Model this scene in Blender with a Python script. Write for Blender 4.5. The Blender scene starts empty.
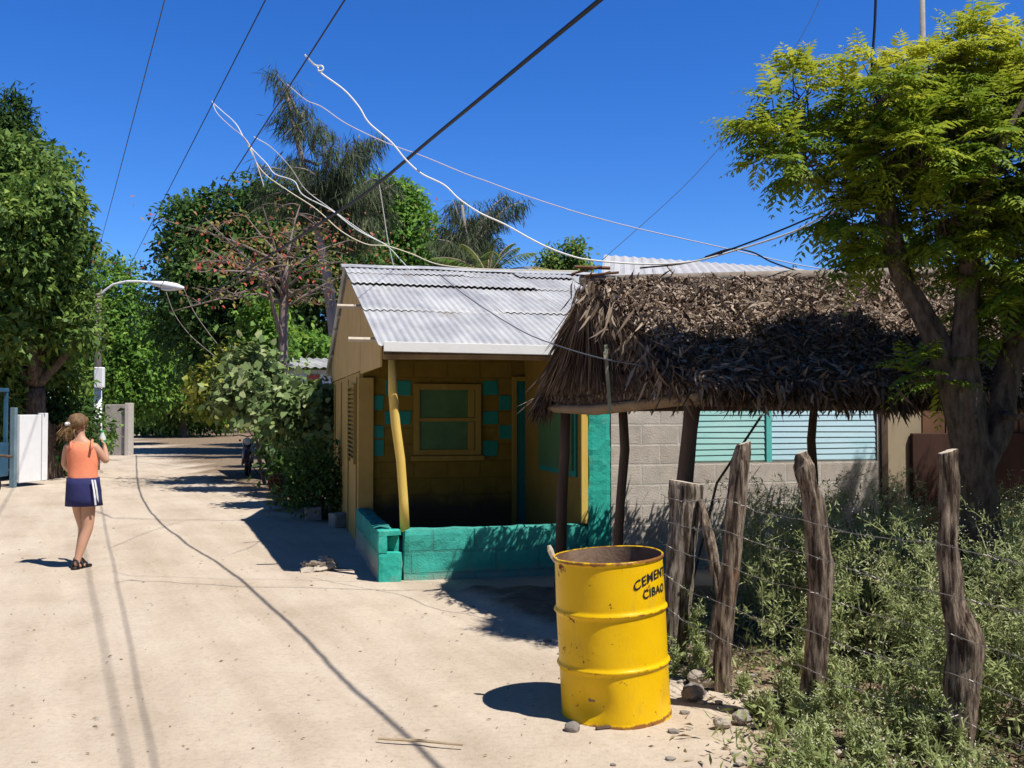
import bpy, math, random
import numpy as np
from mathutils import Vector, Matrix, noise, Euler
R = math.radians
random.seed(7)
RNG = np.random.default_rng(11)
scene = bpy.context.scene
COL = scene.collection

# ---------------------------------------------------------------- camera
CAM_H = 1.6
F = 995.0
PITCH = math.atan(26 / F)
cam_d = bpy.data.cameras.new('camera')
cam = bpy.data.objects.new('camera', cam_d)
COL.objects.link(cam)
cam.location = (0, 0, CAM_H)
cam.rotation_euler = (R(90) + PITCH, 0, 0)
cam_d.sensor_width = 36
cam_d.lens = F / 1024 * 36
cam_d.clip_start = 0.05
cam_d.clip_end = 3000
scene.camera = cam

def P(px, py, Y):
    """world point seen at pixel (px, py) at distance Y down the street"""
    u = (px - 512) / F
    v = (384 - py) / F
    ry = math.cos(PITCH) - v * math.sin(PITCH)
    rz = math.sin(PITCH) + v * math.cos(PITCH)
    t = Y / ry
    return Vector((u * t, Y, CAM_H + rz * t))

def G(px, py):
    v = (384 - py) / F
    ry = math.cos(PITCH) - v * math.sin(PITCH)
    rz = math.sin(PITCH) + v * math.cos(PITCH)
    t = -CAM_H / rz
    return Vector(((px - 512) / F * t, ry * t, 0))

# ---------------------------------------------------------------- object helpers
def tag(o, label=None, cat=None, group=None, kind=None):
    if label: o['label'] = label
    if cat: o['category'] = cat
    if group: o['group'] = group
    if kind: o['kind'] = kind
    return o

def thing(name, label, cat, loc=(0, 0, 0), rz=0.0, group=None):
    o = bpy.data.objects.new(name, None)
    COL.objects.link(o)
    o.empty_display_size = 0.2
    o.location = loc
    o.rotation_euler = (0, 0, rz)
    return tag(o, label, cat, group)

def wmat(o):
    m = Matrix.Identity(4)
    while o is not None:
        m = (Matrix.Translation(o.location) @ o.rotation_euler.to_matrix().to_4x4()) @ m
        o = o.parent
    return m

def link_mesh(name, me, parent=None, loc=None):
    o = bpy.data.objects.new(name, me)
    COL.objects.link(o)
    if parent: o.parent = parent
    if loc is not None: o.location = loc
    return o

class MB:
    def __init__(s):
        s.v = []; s.f = []; s.m = []
    def quad(s, a, b, c, d, m=0):
        i = len(s.v); s.v += [Vector(a), Vector(b), Vector(c), Vector(d)]
        s.f.append((i, i + 1, i + 2, i + 3)); s.m.append(m)
    def poly(s, pts, m=0):
        i = len(s.v); s.v += [Vector(p) for p in pts]
        s.f.append(tuple(range(i, i + len(pts)))); s.m.append(m)
    def obox(s, c, ax, ay, az, m=0):
        c = Vector(c); ax = Vector(ax); ay = Vector(ay); az = Vector(az)
        i = len(s.v)
        for z in (-1, 1):
            for y in (-1, 1):
                for x in (-1, 1):
                    s.v.append(c + ax * x + ay * y + az * z)
        for q in ((0, 2, 3, 1), (4, 5, 7, 6), (0, 1, 5, 4), (2, 6, 7, 3), (0, 4, 6, 2), (1, 3, 7, 5)):
            s.f.append(tuple(i + k for k in q)); s.m.append(m)
        return s
    def box(s, x0, x1, y0, y1, z0, z1, m=0):
        return s.obox(((x0 + x1) / 2, (y0 + y1) / 2, (z0 + z1) / 2), ((x1 - x0) / 2, 0, 0), (0, (y1 - y0) / 2, 0), (0, 0, (z1 - z0) / 2), m)
    def rough_box(s, x0, x1, y0, y1, z0, z1, step=0.06, amp=0.012, seed=0, m=0):
        i0 = len(s.v); idx = {}
        nx = max(1, round((x1 - x0) / step)); ny = max(1, round((y1 - y0) / step)); nz = max(1, round((z1 - z0) / step))
        def vert(i, j, k):
            if (i, j, k) not in idx:
                p = Vector((x0 + (x1 - x0) * i / nx, y0 + (y1 - y0) * j / ny, z0 + (z1 - z0) * k / nz))
                q = p * 5 + Vector((seed, seed * 2, 0))
                d = noise.noise_vector(q) * amp + noise.noise_vector(q * 3.3) * amp * .5
                # knock the arrises back a little
                e = (i in (0, nx)) + (j in (0, ny)) + (k in (0, nz))
                if e >= 2:
                    cc = Vector(((x0 + x1) / 2, (y0 + y1) / 2, (z0 + z1) / 2))
                    w = Vector((x1 - x0, y1 - y0, z1 - z0))
                    a = amp * (.5 + abs(noise.noise(q * 2)))
                    d += Vector((-a if i == nx else a if i == 0 else 0, -a if j == ny else a if j == 0 else 0, -a if k == nz else a if k == 0 else 0))
                idx[(i, j, k)] = len(s.v); s.v.append(p + d)
            return idx[(i, j, k)]
        def face(a, b, c, d): s.f.append((a, b, c, d)); s.m.append(m)
        for i in range(nx):
            for j in range(ny):
                face(vert(i, j, 0), vert(i, j + 1, 0), vert(i + 1, j + 1, 0), vert(i + 1, j, 0))
                face(vert(i, j, nz), vert(i + 1, j, nz), vert(i + 1, j + 1, nz), vert(i, j + 1, nz))
        for i in range(nx):
            for k in range(nz):
                face(vert(i, 0, k), vert(i + 1, 0, k), vert(i + 1, 0, k + 1), vert(i, 0, k + 1))
                face(vert(i, ny, k), vert(i, ny, k + 1), vert(i + 1, ny, k + 1), vert(i + 1, ny, k))
        for j in range(ny):
            for k in range(nz):
                face(vert(0, j, k), vert(0, j, k + 1), vert(0, j + 1, k + 1), vert(0, j + 1, k))
                face(vert(nx, j, k), vert(nx, j + 1, k), vert(nx, j + 1, k + 1), vert(nx, j, k + 1))
        return s
    def tube(s, pts, rad, n=8, m=0, cap=True, capm=None, rough=0.0, seed=0.0, stretch=1.0, flat=None, grooves=0.0):
        pts = [Vector(p) for p in pts]
        if not hasattr(rad, '__len__'): rad = [rad] * len(pts)
        rings = []
        up = None
        for i, p in enumerate(pts):
            d = (pts[min(i + 1, len(pts) - 1)] - pts[max(i - 1, 0)])
            if d.length < 1e-9: d = Vector((0, 0, 1))
            d.normalize()
            if up is None:
                up = Vector((1, 0, 0)) if abs(d.x) < .8 else Vector((0, 1, 0))
            a = (up - d * up.dot(d)).normalized(); b = d.cross(a); up = a
            ring = []
            for k in range(n):
                t = 2 * math.pi * k / n
                off = a * math.cos(t) + b * math.sin(t)
                r = rad[i]
                if flat: off = a * math.cos(t) * flat[0] + b * math.sin(t) * flat[1]
                if rough:
                    if grooves: r *= 1 - grooves * max(0, noise.noise(Vector((math.cos(t) * 5 + seed, math.sin(t) * 5, i * .10 * stretch + seed))) * 2)
                    r *= 1 + rough * .35 * noise.noise(Vector((math.cos(t) * 3 - seed, math.sin(t) * 3, i * .55 + seed)))
                    r *= 1 + rough * (noise.noise(Vector((math.cos(t) * 1.6 + seed, math.sin(t) * 1.6 - seed, i * stretch * .35))) + .6 * noise.noise(Vector((math.cos(t) * 4 + seed, math.sin(t) * 4, i * stretch * .2 + seed))))
                ring.append(len(s.v)); s.v.append(p + off * r)
            rings.append(ring)
        for a, b in zip(rings, rings[1:]):
            for k in range(n):
                s.f.append((a[k], a[(k + 1) % n], b[(k + 1) % n], b[k])); s.m.append(m)
        if cap:
            s.f.append(tuple(reversed(rings[0]))); s.m.append(m)
            s.f.append(tuple(rings[-1])); s.m.append(m if capm is None else capm)
        return s
    def lathe(s, prof, c=(0, 0, 0), n=24, m=0, axis='z', cap=False, fn=None):
        c = Vector(c); rings = []
        for r, h in prof:
            ring = []
            for k in range(n):
                t = 2 * math.pi * k / n
                if axis == 'z': p = Vector((r * math.cos(t), r * math.sin(t), h))
                elif axis == 'x': p = Vector((h, r * math.cos(t), r * math.sin(t)))
                else: p = Vector((r * math.sin(t), h, r * math.cos(t)))
                if fn: p = fn(p, t)
                ring.append(len(s.v)); s.v.append(c + p)
            rings.append(ring)
        for a, b in zip(rings, rings[1:]):
            for k in range(n):
                s.f.append((a[k], a[(k + 1) % n], b[(k + 1) % n], b[k])); s.m.append(m)
        if cap:
            s.f.append(tuple(reversed(rings[0]))); s.m.append(m)
            s.f.append(tuple(rings[-1])); s.m.append(m)
        return s
    def loft(s, rings, m=0, cap=True):
        ids = []
        for r in rings:
            ids.append(list(range(len(s.v), len(s.v) + len(r)))); s.v += [Vector(p) for p in r]
        n = len(rings[0])
        for a, b in zip(ids, ids[1:]):
            for k in range(n):
                s.f.append((a[k], a[(k + 1) % n], b[(k + 1) % n], b[k])); s.m.append(m)
        if cap:
            s.f.append(tuple(reversed(ids[0]))); s.m.append(m)
            s.f.append(tuple(ids[-1])); s.m.append(m)
        return s
    def ico(s, c, rad, sub=2, amp=0.0, freq=2.0, seed=0, m=0):
        import bmesh
        bm = bmesh.new(); bmesh.ops.create_icosphere(bm, subdivisions=sub, radius=1.0)
        i0 = len(s.v); c = Vector(c)
        if not hasattr(rad, '__len__'): rad = (rad, rad, rad)
        for v in bm.verts:
            d = v.co.normalized()
            k = 1 + amp * (noise.noise(d * freq + Vector((seed, seed, seed))) + .5 * noise.noise(d * freq * 2.7 + Vector((seed, 0, seed))))
            s.v.append(c + Vector((d.x * rad[0], d.y * rad[1], d.z * rad[2])) * k)
        for f in bm.faces:
            s.f.append(tuple(i0 + v.index for v in f.verts)); s.m.append(m)
        bm.free(); return s
    def build(s, name, mats, parent=None, world=False, smooth=False, bevel=0.0, loc=None):
        if not isinstance(mats, (list, tuple)): mats = [mats]
        vs = s.v
        if world and parent is not None:
            inv = wmat(parent).inverted(); vs = [inv @ v for v in vs]
        if loc is not None:
            L = Vector(loc); vs = [v - L for v in vs]
        me = bpy.data.meshes.new(name)
        me.from_pydata([tuple(v) for v in vs], [], s.f)
        for m in mats: me.materials.append(m)
        me.polygons.foreach_set('material_index', s.m)
        if smooth: me.polygons.foreach_set('use_smooth', [True] * len(s.f))
        me.update()
        o = link_mesh(name, me, parent, loc)
        if bevel:
            b = o.modifiers.new('bevel', 'BEVEL'); b.width = bevel; b.segments = 2; b.limit_method = 'ANGLE'; b.angle_limit = R(50)
        return o

def np_mesh(name, verts, loops, starts, totals, mats, parent=None, tint=None, matidx=None, smooth=False, world=True):
    verts = np.asarray(verts, np.float32).reshape(-1, 3)
    if parent is not None and world:
        inv = np.array(wmat(parent).inverted(), np.float32)
        verts = verts @ inv[:3, :3].T + inv[:3, 3]
    me = bpy.data.meshes.new(name)
    me.vertices.add(len(verts)); me.vertices.foreach_set('co', verts.astype(np.float32).ravel())
    me.loops.add(len(loops)); me.loops.foreach_set('vertex_index', np.asarray(loops, np.int32))
    me.polygons.add(len(starts)); me.polygons.foreach_set('loop_start', np.asarray(starts, np.int32))
    me.polygons.foreach_set('loop_total', np.asarray(totals, np.int32))
    if not isinstance(mats, (list, tuple)): mats = [mats]
    for m in mats: me.materials.append(m)
    if matidx is not None: me.polygons.foreach_set('material_index', np.asarray(matidx, np.int32))
    if smooth: me.polygons.foreach_set('use_smooth', np.ones(len(starts), bool))
    if tint is not None:
        a = me.attributes.new('tint', 'FLOAT', 'POINT'); a.data.foreach_set('value', np.asarray(tint, np.float32))
    me.update(calc_edges=True); me.validate()
    return link_mesh(name, me, parent)

def nrm(a):
    return a / np.maximum(np.linalg.norm(a, axis=-1, keepdims=True), 1e-9)

def rand_dirs(n):
    return nrm(RNG.normal(size=(n, 3)))

class Leaves:
    """collects leaf blades (one folded four- or six-sided blade each) and builds them as one mesh"""
    def __init__(s): s.V = []; s.T = []; s.K = []; s.MI = []
    def add(s, pos, d, nor, L, W, tint, six=False, fold=0.25, droop=0.0, mi=0):
        pos = np.asarray(pos, float); n = len(pos)
        if n == 0: return
        d = nrm(d); side = nrm(np.cross(d, nor)); up = np.cross(side, d)
        L = np.broadcast_to(np.asarray(L, float), (n,))[:, None]; W = np.broadcast_to(np.asarray(W, float), (n,))[:, None]
        tint = np.broadcast_to(np.asarray(tint, float), (n,))
        tip = pos + d * L - up * L * droop
        if not six:
            mid = pos + d * L * .45 + up * W * fold
            vs = np.stack([pos, mid + side * W * .5, tip, mid - side * W * .5], 1); k = 4
        else:
            m1 = pos + d * L * .3 + up * W * fold; m2 = pos + d * L * .68 + up * W * fold * .6 - up * L * droop * .4
            vs = np.stack([pos, m1 + side * W * .5, m2 + side * W * .38, tip, m2 - side * W * .38, m1 - side * W * .5], 1); k = 6
        s.V.append(vs.reshape(-1, 3)); s.T.append(np.repeat(tint, k)); s.K.append((n, k)); s.MI.append(np.full(n, mi))
    def build(s, name, mats, parent=None):
        V = np.concatenate(s.V); T = np.concatenate(s.T)
        totals = np.concatenate([np.full(n, k) for n, k in s.K]); starts = np.concatenate([[0], np.cumsum(totals)[:-1]])
        return np_mesh(name, V, np.arange(len(V)), starts, totals, mats, parent, T, np.concatenate(s.MI))

# ---------------------------------------------------------------- materials
MATS = {}
def node(nt, t, **kw):
    n = nt.nodes.new(t)
    for k, v in kw.items(): setattr(n, k, v)
    return n

def mat(name, c1, c2=None, scale=6.0, rough=0.8, bump=0.2, bscale=None, detail=6.0, metal=0.0, spec=0.3, c3=None, s3=1.3, t3=(.55, .7), stretch=(1, 1, 1), bdist=0.01, pos=(.35, .65)):
    """noise-mixed two-tone surface with an optional third tone in patches, and a fine bump"""
    m = bpy.data.materials.new(name); m.use_nodes = True; nt = m.node_tree; L = nt.links.new
    b = nt.nodes['Principled BSDF']; b.inputs['Roughness'].default_value = rough; b.inputs['Metallic'].default_value = metal
    b.inputs['Specular IOR Level'].default_value = spec
    tc = node(nt, 'ShaderNodeTexCoord'); mp = node(nt, 'ShaderNodeMapping'); mp.inputs['Scale'].default_value = stretch
    L(tc.outputs['Object'], mp.inputs['Vector'])
    no = node(nt, 'ShaderNodeTexNoise'); no.inputs['Scale'].default_value = scale; no.inputs['Detail'].default_value = detail; no.inputs['Roughness'].default_value = .65
    L(mp.outputs['Vector'], no.inputs['Vector'])
    cr = node(nt, 'ShaderNodeValToRGB'); e = cr.color_ramp.elements
    e[0].position, e[1].position = pos; e[0].color = (*c1, 1); e[1].color = (*(c2 or c1), 1)
    L(no.outputs['Fac'], cr.inputs['Fac'])
    out = cr.outputs['Color']
    if c3:
        n3 = node(nt, 'ShaderNodeTexNoise'); n3.inputs['Scale'].default_value = s3; n3.inputs['Detail'].default_value = 8; n3.inputs['Roughness'].default_value = .7
        L(mp.outputs['Vector'], n3.inputs['Vector'])
        r3 = node(nt, 'ShaderNodeMapRange'); r3.inputs['From Min'].default_value = t3[0]; r3.inputs['From Max'].default_value = t3[1]
        L(n3.outputs['Fac'], r3.inputs['Value'])
        mx = node(nt, 'ShaderNodeMix', data_type='RGBA'); mx.inputs['B'].default_value = (*c3, 1)
        L(r3.outputs['Result'], mx.inputs['Factor']); L(out, mx.inputs['A']); out = mx.outputs['Result']
    L(out, b.inputs['Base Color'])
    if bump:
        nb = node(nt, 'ShaderNodeTexNoise'); nb.inputs['Scale'].default_value = bscale or scale * 4; nb.inputs['Detail'].default_value = 8; nb.inputs['Roughness'].default_value = .7
        L(mp.outputs['Vector'], nb.inputs['Vector'])
        bp = node(nt, 'ShaderNodeBump'); bp.inputs['Strength'].default_value = bump; bp.inputs['Distance'].default_value = bdist
        L(nb.outputs['Fac'], bp.inputs['Height']); L(bp.outputs['Normal'], b.inputs['Normal'])
    MATS[name] = m
    return m

def leaf_mat(name, cols, trans=0.35, rough=0.45, spec=0.35, gain=1.0, hue=.487):
    """blade colour runs along a ramp by the blade's own tint; part of the light comes through"""
    m = bpy.data.materials.new(name); m.use_nodes = True; nt = m.node_tree; L = nt.links.new
    cols = [tuple(min(.62, q * gain) for q in c) for c in cols]
    b = nt.nodes['Principled BSDF']; b.inputs['Roughness'].default_value = max(rough, .55); b.inputs['Specular IOR Level'].default_value = spec * .6
    at = node(nt, 'ShaderNodeAttribute', attribute_name='tint')
    cr = node(nt, 'ShaderNodeValToRGB'); e = cr.color_ramp.elements
    e[0].position = 0; e[0].color = (*cols[0], 1); e[1].position = 1; e[1].color = (*cols[-1], 1)
    for i, c in enumerate(cols[1:-1]):
        el = e.new((i + 1) / (len(cols) - 1)); el.color = (*c, 1)
    L(at.outputs['Fac'], cr.inputs['Fac']); L(cr.outputs['Color'], b.inputs['Base Color'])
    if trans:
        tr = node(nt, 'ShaderNodeBsdfTranslucent'); mx = node(nt, 'ShaderNodeMixShader'); mx.inputs['Fac'].default_value = trans
        hs = node(nt, 'ShaderNodeHueSaturation'); hs.inputs['Value'].default_value = 1.25; hs.inputs['Hue'].default_value = hue
        L(cr.outputs['Color'], hs.inputs['Color']); L(hs.outputs['Color'], tr.inputs['Color'])
        L(b.outputs['BSDF'], mx.inputs[1]); L(tr.outputs['BSDF'], mx.inputs[2])
        L(mx.outputs['Shader'], nt.nodes['Material Output'].inputs['Surface'])
    MATS[name] = m
    return m

def block_mat(name, c1, c2, mortar, bw=.4, bh=.2, off=(0, 0), msize=.012, rough=.9, stain=None, axis='xz', bump=.5, grime=None):
    m = bpy.data.materials.new(name); m.use_nodes = True; nt = m.node_tree; L = nt.links.new
    b = nt.nodes['Principled BSDF']; b.inputs['Roughness'].default_value = rough; b.inputs['Specular IOR Level'].default_value = .2
    tc = node(nt, 'ShaderNodeTexCoord'); sp = node(nt, 'ShaderNodeSeparateXYZ'); L(tc.outputs['Object'], sp.inputs[0])
    wn = node(nt, 'ShaderNodeTexNoise'); wn.inputs['Scale'].default_value = 3.0; L(tc.outputs['Object'], wn.inputs['Vector'])
    cb = node(nt, 'ShaderNodeCombineXYZ')
    ad = node(nt, 'ShaderNodeMath', operation='ADD'); ad.inputs[1].default_value = off[0]
    L(sp.outputs['X' if axis[0] == 'x' else 'Y'], ad.inputs[0])
    az = node(nt, 'ShaderNodeMath', operation='ADD'); az.inputs[1].default_value = off[1]; L(sp.outputs['Z'], az.inputs[0])
    L(ad.outputs[0], cb.inputs['X']); L(az.outputs[0], cb.inputs['Y'])
    wob = node(nt, 'ShaderNodeVectorMath', operation='MULTIPLY_ADD'); wob.inputs[1].default_value = (.02, .02, 0)
    L(wn.outputs['Color'], wob.inputs[0]); L(cb.outputs[0], wob.inputs[2])
    br = node(nt, 'ShaderNodeTexBrick'); br.offset = .5
    br.inputs['Scale'].default_value = 1; br.inputs['Brick Width'].default_value = bw; br.inputs['Row Height'].default_value = bh
    br.inputs['Mortar Size'].default_value = msize; br.inputs['Mortar Smooth'].default_value = .3; br.inputs['Bias'].default_value = 0
    br.inputs['Color1'].default_value = (*c1, 1); br.inputs['Color2'].default_value = (*c2, 1); br.inputs['Mortar'].default_value = (*mortar, 1)
    L(wob.outputs[0], br.inputs['Vector'])
    n2 = node(nt, 'ShaderNodeTexNoise'); n2.inputs['Scale'].default_value = 5; n2.inputs['Detail'].default_value = 9; n2.inputs['Roughness'].default_value = .7; L(tc.outputs['Object'], n2.inputs['Vector'])
    mr = node(nt, 'ShaderNodeMapRange'); mr.inputs['From Min'].default_value = .3; mr.inputs['From Max'].default_value = .75; mr.inputs['To Min'].default_value = .72; mr.inputs['To Max'].default_value = 1.15
    L(n2.outputs['Fac'], mr.inputs['Value'])
    hs = node(nt, 'ShaderNodeVectorMath', operation='SCALE'); L(br.outputs['Color'], hs.inputs[0]); L(mr.outputs['Result'], hs.inputs['Scale'])
    out = hs.outputs[0]
    if grime:
        gz = node(nt, 'ShaderNodeMapRange'); gz.inputs['From Min'].default_value = grime[1]; gz.inputs['From Max'].default_value = grime[1] + .2
        gz.inputs['To Min'].default_value = .9; gz.inputs['To Max'].default_value = 0
        gn = node(nt, 'ShaderNodeMath', operation='MULTIPLY_ADD'); gn.inputs[1].default_value = .35; L(n2.outputs['Fac'], gn.inputs[0]); L(sp.outputs['Z'], gn.inputs[2])
        L(gn.outputs[0], gz.inputs['Value'])
        gm = node(nt, 'ShaderNodeMix', data_type='RGBA'); gm.inputs['B'].default_value = (*grime[0], 1); L(gz.outputs['Result'], gm.inputs['Factor']); L(out, gm.inputs['A']); out = gm.outputs['Result']
    L(out, b.inputs['Base Color'])
    n3 = node(nt, 'ShaderNodeTexNoise'); n3.inputs['Scale'].default_value = 60; n3.inputs['Detail'].default_value = 6; L(tc.outputs['Object'], n3.inputs['Vector'])
    ma = node(nt, 'ShaderNodeMath', operation='MULTIPLY_ADD'); ma.inputs[1].default_value = -1.0; L(br.outputs['Fac'], ma.inputs[0]); L(n3.outputs['Fac'], ma.inputs[2])
    bp = node(nt, 'ShaderNodeBump'); bp.inputs['Strength'].default_value = bump; bp.inputs['Distance'].default_value = .008
    L(ma.outputs[0], bp.inputs['Height']); L(bp.outputs['Normal'], b.inputs['Normal'])
    MATS[name] = m
    return m
# ---------------------------------------------------------------- light and sky
TOSUN = Vector((.404, -.294, .866)).normalized()
ELEV = math.asin(TOSUN.z); AZ = math.atan2(TOSUN.x, TOSUN.y)
world = bpy.data.worlds.new('World'); scene.world = world; world.use_nodes = True
wn = world.node_tree; bg = wn.nodes['Background']
sky = node(wn, 'ShaderNodeTexSky', sky_type='NISHITA'); sky.sun_disc = False
sky.sun_elevation = ELEV; sky.sun_rotation = AZ; sky.altitude = 800; sky.air_density = 1.0; sky.dust_density = 0.25; sky.ozone_density = 4.0
hsv = node(wn, 'ShaderNodeHueSaturation'); hsv.inputs['Saturation'].default_value = 1.3; hsv.inputs['Value'].default_value = 1.0; hsv.inputs['Hue'].default_value = .508
tint = node(wn, 'ShaderNodeMix', data_type='RGBA', blend_type='MULTIPLY'); tint.inputs['Factor'].default_value = 1; tint.inputs['B'].default_value = (.80, 1.06, 1.37, 1)
wn.links.new(sky.outputs['Color'], hsv.inputs['Color'])
wn.links.new(hsv.outputs['Color'], tint.inputs['A'])
# the dome deepens towards the zenith
wtc = node(wn, 'ShaderNodeTexCoord'); wsp = node(wn, 'ShaderNodeSeparateXYZ'); wn.links.new(wtc.outputs['Generated'], wsp.inputs[0])
wmr = node(wn, 'ShaderNodeMapRange'); wmr.inputs['From Min'].default_value = .42; wmr.inputs['From Max'].default_value = .90; wn.links.new(wsp.outputs['Z'], wmr.inputs['Value'])
zen = node(wn, 'ShaderNodeMix', data_type='RGBA'); zen.inputs['A'].default_value = (1, 1, 1, 1); zen.inputs['B'].default_value = (.66, .44, .28, 1); wn.links.new(wmr.outputs['Result'], zen.inputs['Factor'])
tin2 = node(wn, 'ShaderNodeMix', data_type='RGBA', blend_type='MULTIPLY'); tin2.inputs['Factor'].default_value = 1
wn.links.new(tint.outputs['Result'], tin2.inputs['A']); wn.links.new(zen.outputs['Result'], tin2.inputs['B']); wn.links.new(tin2.outputs['Result'], bg.inputs['Color']); bg.inputs['Strength'].default_value = 0.1
sl = bpy.data.lights.new('sun', 'SUN'); sl.energy = 5.0; sl.angle = R(.53); sl.color = (1.0, .965, .89)
so = bpy.data.objects.new('sun', sl); COL.objects.link(so); so.location = TOSUN * 60
so.rotation_euler = (-TOSUN).to_track_quat('-Z', 'Y').to_euler()
vs = scene.view_settings; vs.view_transform = 'Standard'; vs.look = 'None'; vs.exposure = 0.27; vs.gamma = 1.0
try: scene.cycles.max_bounces = 5; scene.cycles.diffuse_bounces = 1; scene.cycles.sample_clamp_indirect = 4.0; scene.cycles.transparent_max_bounces = 4
except Exception: pass
try: vs.use_curve_mapping = False
except Exception: pass

# ---------------------------------------------------------------- ground
def geo_axis(lo, hi, step, far, g=1.18):
    a = list(np.arange(lo, hi, step)); s = step; x = lo
    left = []
    while x > -far: s *= g; x -= s; left.append(x)
    s = step; x = a[-1]; right = []
    while x < far: s *= g; x += s; right.append(x)
    return np.array(left[::-1] + a + right)

def sstep(a, b, x):
    t = np.clip((x - a) / (b - a), 0, 1); return t * t * (3 - 2 * t)

def fence_x(y):       # the wire fence runs along here
    return 1.0 + (6.27 - y) * .495

def weed_x(y):        # how far the weeds have spilled towards the road
    return fence_x(y) - .28 if y > 5.7 else max(.78, .96 + (y - 4.45) * .26)

gx = geo_axis(-6.5, 4.5, .055, 900); gy = geo_axis(3.0, 13.5, .06, 900)
nx, ny = len(gx), len(gy)
X, Y = np.meshgrid(gx, gy)
H = np.zeros_like(X); SO = np.zeros_like(X)
near = np.exp(-((X + 1) / 30) ** 2 - ((Y - 8) / 30) ** 2)
lat = X * .909 + Y * .416
for j in range(ny):
    for i in range(nx):
        x, y = X[j, i], Y[j, i]
        if abs(x) < 40 and -5 < y < 80:
            a = noise.noise((x * .45, y * .45, 0)); b = noise.noise((x * 1.7, y * 1.3, 3)); c = noise.noise((x * 5, y * 5, 5)); d = noise.noise((x * 13, y * 13, 9))
            H[j, i] = .022 * a + .013 * b + .0055 * c + .003 * d
            fx = fence_x(y)
            k = float(sstep(-.22, .55, x - weed_x(y) + .24 * b + .15 * c)) * float(sstep(9.3, 8.6, y))
            SO[j, i] = k
            H[j, i] += k * (.05 + .03 * c + .02 * d)
            # verge under the trees on the left, and under the hedge beside the cottage
            l = x * .909 + y * .416
            k2 = float(sstep(-.9, -1.8, l + .4 * b)) * float(sstep(12, 16, y)); SO[j, i] = max(SO[j, i], k2 * .8)
            k3 = float(sstep(3.0, 3.7, l + .5 * b)) * float(sstep(12.5, 14, y)); SO[j, i] = max(SO[j, i], k3 * .8)
            # wheel ruts along the road
            for off in (-1.2, .15, 1.5):
                H[j, i] -= .012 * math.exp(-((l - off - .15 * a) / .22) ** 2)
far_w = sstep(60, 90, np.abs(Y)) * (1 - sstep(-3.5, -2.5, lat) * sstep(5.2, 4.2, lat) * (Y < 90)); SO = np.maximum(SO, far_w)
V = np.stack([X.ravel(), Y.ravel(), H.ravel()], 1)
idx = np.arange(nx * ny).reshape(ny, nx)
Q = np.stack([idx[:-1, :-1], idx[:-1, 1:], idx[1:, 1:], idx[1:, :-1]], -1).reshape(-1, 4)

gm = bpy.data.materials.new('sandy_ground'); gm.use_nodes = True; nt = gm.node_tree; L = nt.links.new
b = nt.nodes['Principled BSDF']; b.inputs['Roughness'].default_value = .95; b.inputs['Specular IOR Level'].default_value = .08
tc = node(nt, 'ShaderNodeTexCoord')
def gnoise(scale, detail=8, rough=.65, stretch=None):
    n = node(nt, 'ShaderNodeTexNoise'); n.inputs['Scale'].default_value = scale; n.inputs['Detail'].default_value = detail; n.inputs['Roughness'].default_value = rough
    if stretch:
        mp = node(nt, 'ShaderNodeMapping'); mp.vector_type = 'TEXTURE'; mp.inputs['Scale'].default_value = stretch; mp.inputs['Rotation'].default_value = (0, 0, R(24.6)); L(tc.outputs['Object'], mp.inputs['Vector']); L(mp.outputs['Vector'], n.inputs['Vector'])
    else: L(tc.outputs['Object'], n.inputs['Vector'])
    return n.outputs['Fac']
def gramp(fac, stops):
    cr = node(nt, 'ShaderNodeValToRGB'); e = cr.color_ramp.elements
    e[0].position = stops[0][0]; e[0].color = (*stops[0][1], 1); e[1].position = stops[-1][0]; e[1].color = (*stops[-1][1], 1)
    for p, c in stops[1:-1]:
        q = e.new(p); q.color = (*c, 1)
    L(fac, cr.inputs['Fac']); return cr.outputs['Color']
def gmix(f, a, c, mode='MIX'):
    mx = node(nt, 'ShaderNodeMix', data_type='RGBA', blend_type=mode)
    if isinstance(f, float): mx.inputs['Factor'].default_value = f
    else: L(f, mx.inputs['Factor'])
    L(a, mx.inputs['A']); L(c, mx.inputs['B']); return mx.outputs['Result']
sand = gramp(gnoise(.9, 9), [(.3, (.485, .395, .31)), (.5, (.55, .457, .365)), (.72, (.59, .50, .405))])
fine = gramp(gnoise(26, 7, .75), [(.32, (.84, .81, .78)), (.5, (.99, .99, .99)), (.7, (1.04, 1.04, 1.03))])
sand = gmix(1.0, sand, fine, 'MULTIPLY')
band = gramp(gnoise(2.6, 6, .6, (1.0, 9, 1)), [(.34, (.84, .81, .77)), (.6, (1.03, 1.03, 1.02))])
sand = gmix(.8, sand, band, 'MULTIPLY')
speck = gramp(gnoise(95, 3, .5), [(.27, (.55, .50, .46)), (.33, (1, 1, 1))])
sand = gmix(.8, sand, speck, 'MULTIPLY')
soil = gramp(gnoise(5, 9, .7), [(.3, (.13, .092, .062)), (.55, (.26, .19, .13)), (.75, (.40, .31, .22))])
soil = gmix(1.0, soil, fine, 'MULTIPLY')
at = node(nt, 'ShaderNodeAttribute', attribute_name='soil')
ma = node(nt, 'ShaderNodeMath', operation='MULTIPLY_ADD'); ma.inputs[1].default_value = .6; ma.use_clamp = False
L(gnoise(7, 8, .7), ma.inputs[0]); L(at.outputs['Fac'], ma.inputs[2])
sm = node(nt, 'ShaderNodeMapRange'); sm.inputs['From Min'].default_value = .55; sm.inputs['From Max'].default_value = 1.0; L(ma.outputs[0], sm.inputs['Value'])
L(gmix(sm.outputs['Result'], sand, soil), b.inputs['Base Color'])
bsum = node(nt, 'ShaderNodeMath', operation='MULTIPLY_ADD'); bsum.inputs[1].default_value = .35
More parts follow.
